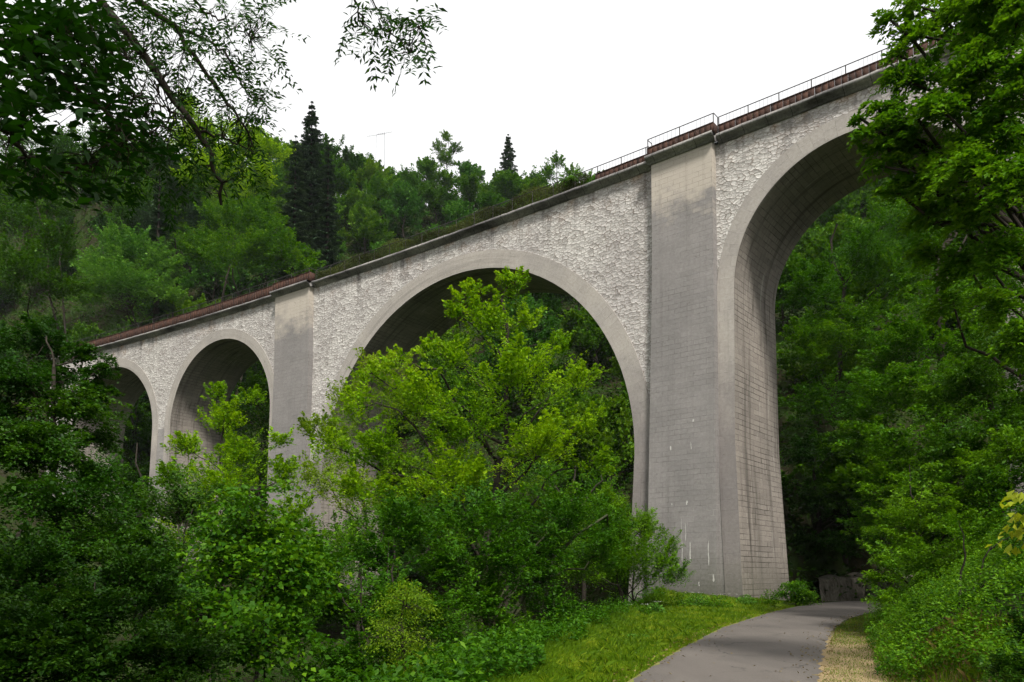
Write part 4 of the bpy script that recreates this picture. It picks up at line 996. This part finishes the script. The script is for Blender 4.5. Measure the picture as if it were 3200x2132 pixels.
    # the rest of the crown, overhead and out of the picture
    hb = [(x, y, z, 1.6, 1.6, .8) for x, y, z in [(-1, 0, 7), (0, 2.5, 8.2), (1.5, -1.5, 7), (3.5, -.5, 8.6), (-2, 3, 8.5), (.5, -3, 6.2), (3, -3, 8), (5.5, 0, 9.4), (-2.5, -1, 6), (2.2, 1.5, 9.4)]]
    obj('crown', leaf_mesh('crown', C, N, A, L, W_, LF['dark'], T, fold=.12), e)
    Cs, Ns, Ss, Os = sprays(r, hb, 16, .6, droop=.3)
    upc = obj('upper_crown', fill(r, Cs, Ns, Ss, Os, 60, .11, .45, .1, LF['dark'], 'upper_crown'), e)
    obj('trunk', tw.mesh('trunk', BARK, True), e); obj('twigs', tws.mesh('twigs', BARK, True), e)
ash()

# ------------------------------------------------------------------ small plants, grass, rock
def blades(name, P, H, Wd, mat, tint, r, lean=.35):
    n = len(P); a = r.uniform(0, 2 * pi, n); d = np.stack([np.cos(a), np.sin(a), 0 * a], -1); s = np.stack([-np.sin(a), np.cos(a), 0 * a], -1)
    up = np.array([0, 0, 1.]); ln = np.abs(r.normal(0, lean, n))[:, None]; H = H[:, None]; Wd = Wd[:, None]
    v = np.stack([P - s * Wd, P + s * Wd, P + s * Wd * .55 + up * H * .62 + d * H * ln * .4, P - s * Wd * .1 + up * H * (1 - .25 * ln) + d * H * ln], 1)
    return np_mesh(name, v.reshape(-1, 3), np.arange(n * 4).reshape(n, 4), mat, attrs={'tint': np.repeat(tint, 4)})
r = np.random.default_rng(9)
def scatter(n, f, y0, y1, pw=1.7):
    y = y0 * (y1 / y0) ** (r.random(n) ** 1.0); x = f(y, r.random(n)); return x, y
x, y = scatter(120000, lambda y, u: np.interp(y, VYL, VXL) - .9 + u * (np.interp(y, RYL, RXL) - np.interp(y, VYL, VXL) + .95), 10.5, 46)
ed = np.interp(y, VYL, VXL) + .4 - x
H = (.045 + .0012 * y) * r.uniform(.6, 1.5, len(x)) * np.where(ed > 0, 1 + 3.5 * np.clip(ed, 0, 1), 1)
P = np.stack([x, y, hgt(x, y) - .01], -1)
nz = .42 + .25 * np.sin(x * 1.9 + y * .6) * np.sin(y * .8 - x * .5)
gd = obj('grass', blades('grass', P, H, np.full(len(x), .004) + y * .00028, LF['grass'], np.clip(nz + r.normal(0, .16, len(x)) - .4 * np.clip(ed, 0, 1), 0, 1), r)); tag(gd, kind='stuff')
# dry grass and weeds on the right verge and bank foot
x, y = scatter(60000, lambda y, u: np.interp(y, RYR, RXR) + .02 + 2.6 * u ** 1.0, 10.5, 34)
dd = x - np.interp(y, RYR, RXR); keep = r.random(len(x)) < np.clip(.32 + .25 * np.sin(x * 4) * np.sin(y * 2.2) + .5 * (dd > 1.0) + .5 * (y > 19), 0, 1); x, y, dd = x[keep], y[keep], dd[keep]
P = np.stack([x, y, hgt(x, y) - .01], -1); H = (.03 + .12 * sstep((dd - .9) / 1.0)) * r.uniform(.5, 1.8, len(x))
m_ = r.random(len(x)) < .8
g2 = obj('grass', blades('grass', P[m_], H[m_], .003 + y[m_] * .00025, LF['grass'], np.clip(.35 + r.normal(0, .2, m_.sum()), 0, 1), r)); tag(g2, kind='stuff')
g3 = obj('dry_grass', blades('dry_grass', P[~m_], H[~m_] * 1.25, .0025 + y[~m_] * .0002, LF['dry'], np.clip(.5 + r.normal(0, .2, (~m_).sum()), 0, 1), r, .35)); tag(g3, kind='stuff')
# taller tufts, and old leaves lying along the road edges
n = 9000; y = 10.5 * (44 / 10.5) ** r.random(n); x = np.interp(y, VYL, VXL) + r.random(n) ** 1.6 * (np.interp(y, RYL, RXL) - np.interp(y, VYL, VXL)); x = np.round(x / .8 + r.normal(0, .09, n)) * .8 + .3 * np.sin(y * 3.1); y = y + r.normal(0, .05, n)
k = (x < np.interp(y, RYL, RXL) - .05); x, y = x[k], y[k]
g4 = obj('tall_grass', blades('tall_grass', np.stack([x, y, hgt(x, y) - .01], -1), r.uniform(.09, .24, len(x)), .003 + y * .00022, LF['grass'], np.clip(.25 + r.normal(0, .2, len(x)), 0, 1), r, .5)); tag(g4, kind='stuff')
n = 900; y = 10.5 * (46 / 10.5) ** r.random(n); sd = r.random(n) < .5; xl_, xr_ = np.interp(y, RYL, RXL), np.interp(y, RYR, RXR); of = np.abs(r.normal(0, .45, n)) - .25
x = np.where(sd, xl_ + of, xr_ - of); x = np.where(r.random(n) < .04, xl_ + (xr_ - xl_) * r.random(n), x)
tag(obj('fallen_leaves', leaf_mesh('fallen_leaves', np.stack([x, y, np.maximum(hgt(x, y), .06) + .03], -1), unit(np.array([0, 0, 1.]) + r.normal(0, .25, (n, 3))), rdir(r, n), r.uniform(.04, .09, n), r.uniform(.025, .05, n), LF['dry'], np.clip(r.normal(.4, .25, n), 0, 1))), kind='stuff')
# undergrowth carpeting the slopes: leaves of many low plants
def carpet(name, x, y, hmax, L, leaf, tb=0, seed=1, lift=None):
    r = np.random.default_rng(seed); n = len(x); base = hgt(x, y); u = r.random(n)
    lump = .5 + .5 * np.sin(x * 1.7 + np.sin(y * 1.3) * 2) * np.sin(y * 1.9 + x * .6); z = base + u ** .7 * hmax * (.35 + lump)
    return tag(obj(name, leaf_mesh(name, np.stack([x, y, z], -1), unit(np.array([0, 0, 1.]) + r.normal(0, .55, (n, 3))), rdir(r, n) * [1, 1, .4], L * r.uniform(.6, 1.4, n), L * .55 * r.uniform(.7, 1.2, n), LF[leaf], np.clip(.45 + tb + .3 * (u - .5) + r.normal(0, .14, n), 0, 1))), kind='stuff')
n = 230000; y = 6 * (62 / 6) ** r.random(n); x = np.interp(y, VYL, VXL) - .3 + .25 * np.sin(y * 1.1) - (r.random(n) ** 1.2) * (9 + y * .8)
carpet('undergrowth', x, y, .75, .10, 'mid', -.2, 3)
n = 190000; y = 5 * (46 / 5) ** r.random(n); x = np.interp(y, RYR, RXR) + 1.25 + .35 * np.sin(y * 1.3) + (r.random(n) ** 1.2) * (5 + y * .3)
carpet('undergrowth', x, y, .7, .065, 'mid', .0, 4)
n = 300000; a = np.where(r.random(n) < .8, r.uniform(-.64, .64, n), r.uniform(-1.1, .95, n)); rr = np.sqrt(r.uniform(50 ** 2, 205 ** 2, n)); x, y = rr * np.sin(a), rr * np.cos(a)
k = (np.hypot(x - VC[0], y - VC[1]) - R0 > 8) & ~((x > np.interp(y, RYL, RXL) - 1) & (y < 57) & (x < 40)); carpet('undergrowth', x[k], y[k], 2.0, .42, 'shade', .2, 5)
# leafy plants with white umbels round the pier foot
def herb(label, px, D, seed, h=.7, rad=.6, leaf='mid', flowers=0, tb=.1):
    r = np.random.default_rng(seed); b = gp(px, D); e = empty('wild_plant', b, label, 'plant')
    n = 500; p = rdir(r, n) * (r.random((n, 1)) ** .4) * [rad, rad, h]; p[:, 2] = np.abs(p[:, 2])
    obj('foliage', leaf_mesh('foliage', p, unit(np.array([0, 0, 1.]) + r.normal(0, .5, (n, 3))), rdir(r, n), r.uniform(.08, .16, n), r.uniform(.04, .07, n), LF[leaf], np.clip(.5 + tb + r.normal(0, .15, n), 0, 1)), e)
    m = MB()
    for i in range(9): a = r.uniform(0, 6.28); m.tube([(0, 0, -.1), (cos(a) * rad * .3, sin(a) * rad * .3, h * .6), (cos(a) * rad * .6, sin(a) * rad * .6, h * 1.05)], [.008, .006, .003], 3)
    obj('stem', m.mesh('stem', BARKG), e)
    if flowers:
        n = flowers * 12; c = np.repeat(r.normal(0, 1, (flowers, 3)) * [rad * .6, rad * .6, 0] + [0, 0, h * 1.08], 12, 0) + r.normal(0, .04, (n, 3)) * [1, 1, .2]
        obj('blossom', leaf_mesh('blossom', c, unit(np.array([0, 0, 1.]) + r.normal(0, .2, (n, 3))), rdir(r, n), np.full(n, .022), np.full(n, .022), WHITE, np.full(n, .5)), e)
WHITE = mat_plain('white_petals', (.75, .76, .68), .8, .2, .08)
for i, (lb, px, D, h, rad, fl) in enumerate([('small white-flowered plant, leftmost at the top of the verge', 2005, 33, .45, .45, 5), ('low plant with white flowers beside the leftmost flowered one', 2045, 35, .5, .5, 6),
        ('tall leafy weed at the foot of the grey pilaster', 2120, 39, .8, .8, 0), ('white-flowered clump against the middle of the pilaster foot', 2175, 39.3, .6, .8, 7), ('leafy clump at the corner where the pilaster meets the arch leg', 2240, 38.6, .6, .8, 6),
        ('dark low weed against the road-side leg of the tall pier', 2330, 40, .5, .6, 0), ('dark weed clump at the rear corner of the tall pier', 2405, 40.5, .8, .7, 0), ('round leafy clump in the middle of the grass verge', 1990, 21, .12, .35, 0)]):
    herb(lb, px, D, 300 + i, h, rad, 'blue' if i % 2 else 'mid', fl)
# grassy hump at the right of the pier
tree('mossy_bush', 'low rounded green bush on the hump beside the road-side foot of the pier', 'bush', gp(2485, 43), [bl(2480, 1850, 40, 34, 43), bl(2515, 1868, 30, 22, 43)], 'mid', 61, per=9, size=.4, npl=26, L=.11, trunk_r=.04, ntw=20)
# plants on the deck behind the middle railing
def deck_plants(nm, label, s0, s1, n, h, seed, leaf='weed'):
    r = np.random.default_rng(seed); s = r.uniform(s0, s1, n); hh = h * (.55 + .45 * np.abs(np.sin(s * .7 + seed) * np.cos(s * .23))) 
    z = ZT + .02 + hh * r.random(n) ** .8; o = (-.12 if s0 > -30 else .05) + r.random(n) * .6
    p = PT(s, z, o); p[:, 2] = z
    return tag(obj(nm, leaf_mesh(nm, p, unit(r.normal(0, 1, (n, 3)) + [0, 0, .6]), unit(np.array([0, 0, 1.]) + r.normal(0, .7, (n, 3))), r.uniform(.07, .16, n), r.uniform(.03, .06, n), LF[leaf], np.clip(.45 + .25 * np.sin(s * .9) + r.normal(0, .18, n), 0, 1))), kind='stuff')
deck_plants('weeds', '', -21.8, 5.6, 34000, 1.45, 1); deck_plants('weeds', '', -62, -27.6, 16000, 1.7, 2, 'shade')
def deck_shrub(label, s, h, rad, seed, leaf='mid'):
    b = PT(s, ZT + .05, .5); tree('deck_shrub', label, 'shrub', b, [(b[0], b[1], b[2] + h * .6, rad, rad, h * .5)], leaf, seed, per=16, size=.25, npl=22, L=.10, trunk_r=.02, ntw=20, twr=.006)
deck_shrub('young tree sprouting behind the railing left of the rusty plates', 4.2, 1.3, .8, 71, 'blue')
deck_shrub('small sprout beside the first rusty plate of the middle railing', 5.7, .55, .35, 72)
deck_shrub('leafy sapling growing through the railing near the upper right branches', 16.55, .9, .45, 73, 'bright')

# limestone cutting at the bend
def mat_rock():
    T = NT('fissured_limestone'); g = T.n('ShaderNodeNewGeometry').outputs['Position']
    a = T.noise(T.mapping(g, (1.6, 1.6, .35)), 1.6, 7, .7, 1.0).outputs[0]; b = T.noise(g, 5, 5, .7).outputs[0]
    col = T.ramp(a, [(.38, (.035, .03, .024)), (.48, (.17, .15, .12)), (.7, (.34, .31, .26))])
    col = T.mix(.35, col, T.ramp(b, [(.35, (.05, .055, .025)), (.65, (.30, .27, .22))]))
    return T.fin(T.bsdf(col, .95, .1, T.math('ADD', a, T.math('MULTIPLY', b, .4)), 1.0, .25))
ROCK = mat_rock()
r = np.random.default_rng(12)
n = 140; X0 = np.linspace(20.3, 44, n); Y0 = np.interp(X0, RXL, RYL) + 1.0
K = 26; zz = np.linspace(0, 1, K)
from mathutils import noise as mno, Vector
rows = np.zeros((n, K, 3))
for i in range(n):
    for k in range(K):
        t = zz[k]; H_ = 2.0 + .12 * sin(X0[i] * .8) + .1 * sin(X0[i] * 2.3)
        d = mno.fractal(Vector((X0[i] * .9, t * 1.2, 0)), 1, 2, 5) * .16 + abs(mno.noise(Vector((X0[i] * 2.2, t * .8, 5)))) * .22
        rows[i, k] = (X0[i], Y0[i] + t * .5 + d - .2 + (1.8 * max(0, t - .85) / .15), -.3 + t * H_ * 1.12 if t < .85 else -.3 + .85 * H_ * 1.12 + (t - .85) * 1.2)
mb = MB(); mb.grid(rows, flip=True)
rk = obj('rock_face', mb.mesh('rock_face', ROCK, False)); tag(rk, 'low pale fissured rock face at the road bend beneath the dark trees', 'rock face')
# ------------------------------------------------------------------ damp air in the valley
def haze():
    b = 960; zlo, zhi = float(Z.min()) - 1, max(float(Z.max()) + 45, 140.)
    mb = MB(); mb.box((0, 0, (zlo + zhi) / 2), (b, b, (zhi - zlo) / 2)); T = NT('damp_air')
    v = T.n('ShaderNodeVolumePrincipled'); v.inputs['Color'].default_value = (.90, .95, 1, 1); v.inputs['Density'].default_value = .00009; v.inputs['Anisotropy'].default_value = .2
    T.l(v.outputs[0], T.out.inputs[1]); tag(obj('haze', mb.mesh('haze', T.m)), kind='stuff')
haze()
# ------------------------------------------------------------------ camera, sky, sun
cam = bpy.data.cameras.new('camera'); co = bpy.data.objects.new('camera', cam); COL.objects.link(co)
co.location = (0, 0, CAMZ); co.rotation_euler = (radians(90) + PITCH, 0, 0)
cam.sensor_width = 36; cam.lens = 36 * F / 3200
cam.shift_y = (PPY - 1066) / 3200
cam.clip_start = .05; cam.clip_end = 3000
scn.camera = co
SUN_EL, SUN_AZ = radians(52), radians(166)      # azimuth clockwise from +Y
w = bpy.data.worlds.new('World'); scn.world = w; w.use_nodes = True
nt = w.node_tree; bg = nt.nodes['Background']
sky = nt.nodes.new('ShaderNodeTexSky'); sky.sky_type = 'NISHITA'; sky.sun_disc = False
sky.sun_elevation = SUN_EL; sky.sun_rotation = SUN_AZ; sky.altitude = 600; sky.dust_density = 4; sky.air_density = 1
hs = nt.nodes.new('ShaderNodeHueSaturation'); hs.inputs['Saturation'].default_value = .25
mx = nt.nodes.new('ShaderNodeMix'); mx.data_type = 'RGBA'; mx.inputs[0].default_value = .75
mx.inputs[7].default_value = (12.0, 12.0, 12.0, 1)    # bright cloud sheet over the clear sky
nt.links.new(sky.outputs[0], hs.inputs['Color']); nt.links.new(hs.outputs[0], mx.inputs[6]); nt.links.new(mx.outputs[2], bg.inputs[0])
bg.inputs[1].default_value = .07
sl = bpy.data.lights.new('sun', 'SUN'); so = bpy.data.objects.new('sun', sl); COL.objects.link(so)
sl.energy = 3.2; sl.angle = radians(10); sl.color = (1, .96, .9)
so.rotation_euler = (pi / 2 - SUN_EL, 0, -SUN_AZ + pi); so.location = (0, -20, 60)
scn.view_settings.view_transform = 'Standard'; scn.view_settings.look = 'None'
scn.view_settings.exposure = .78; scn.view_settings.gamma = 1
cy = scn.cycles
cy.max_bounces = 7; cy.diffuse_bounces = 4; cy.glossy_bounces = 2; cy.transmission_bounces = 4; cy.transparent_max_bounces = 4
cy.use_adaptive_sampling = True; cy.adaptive_threshold = .02; cy.caustics_reflective = False; cy.caustics_refractive = False
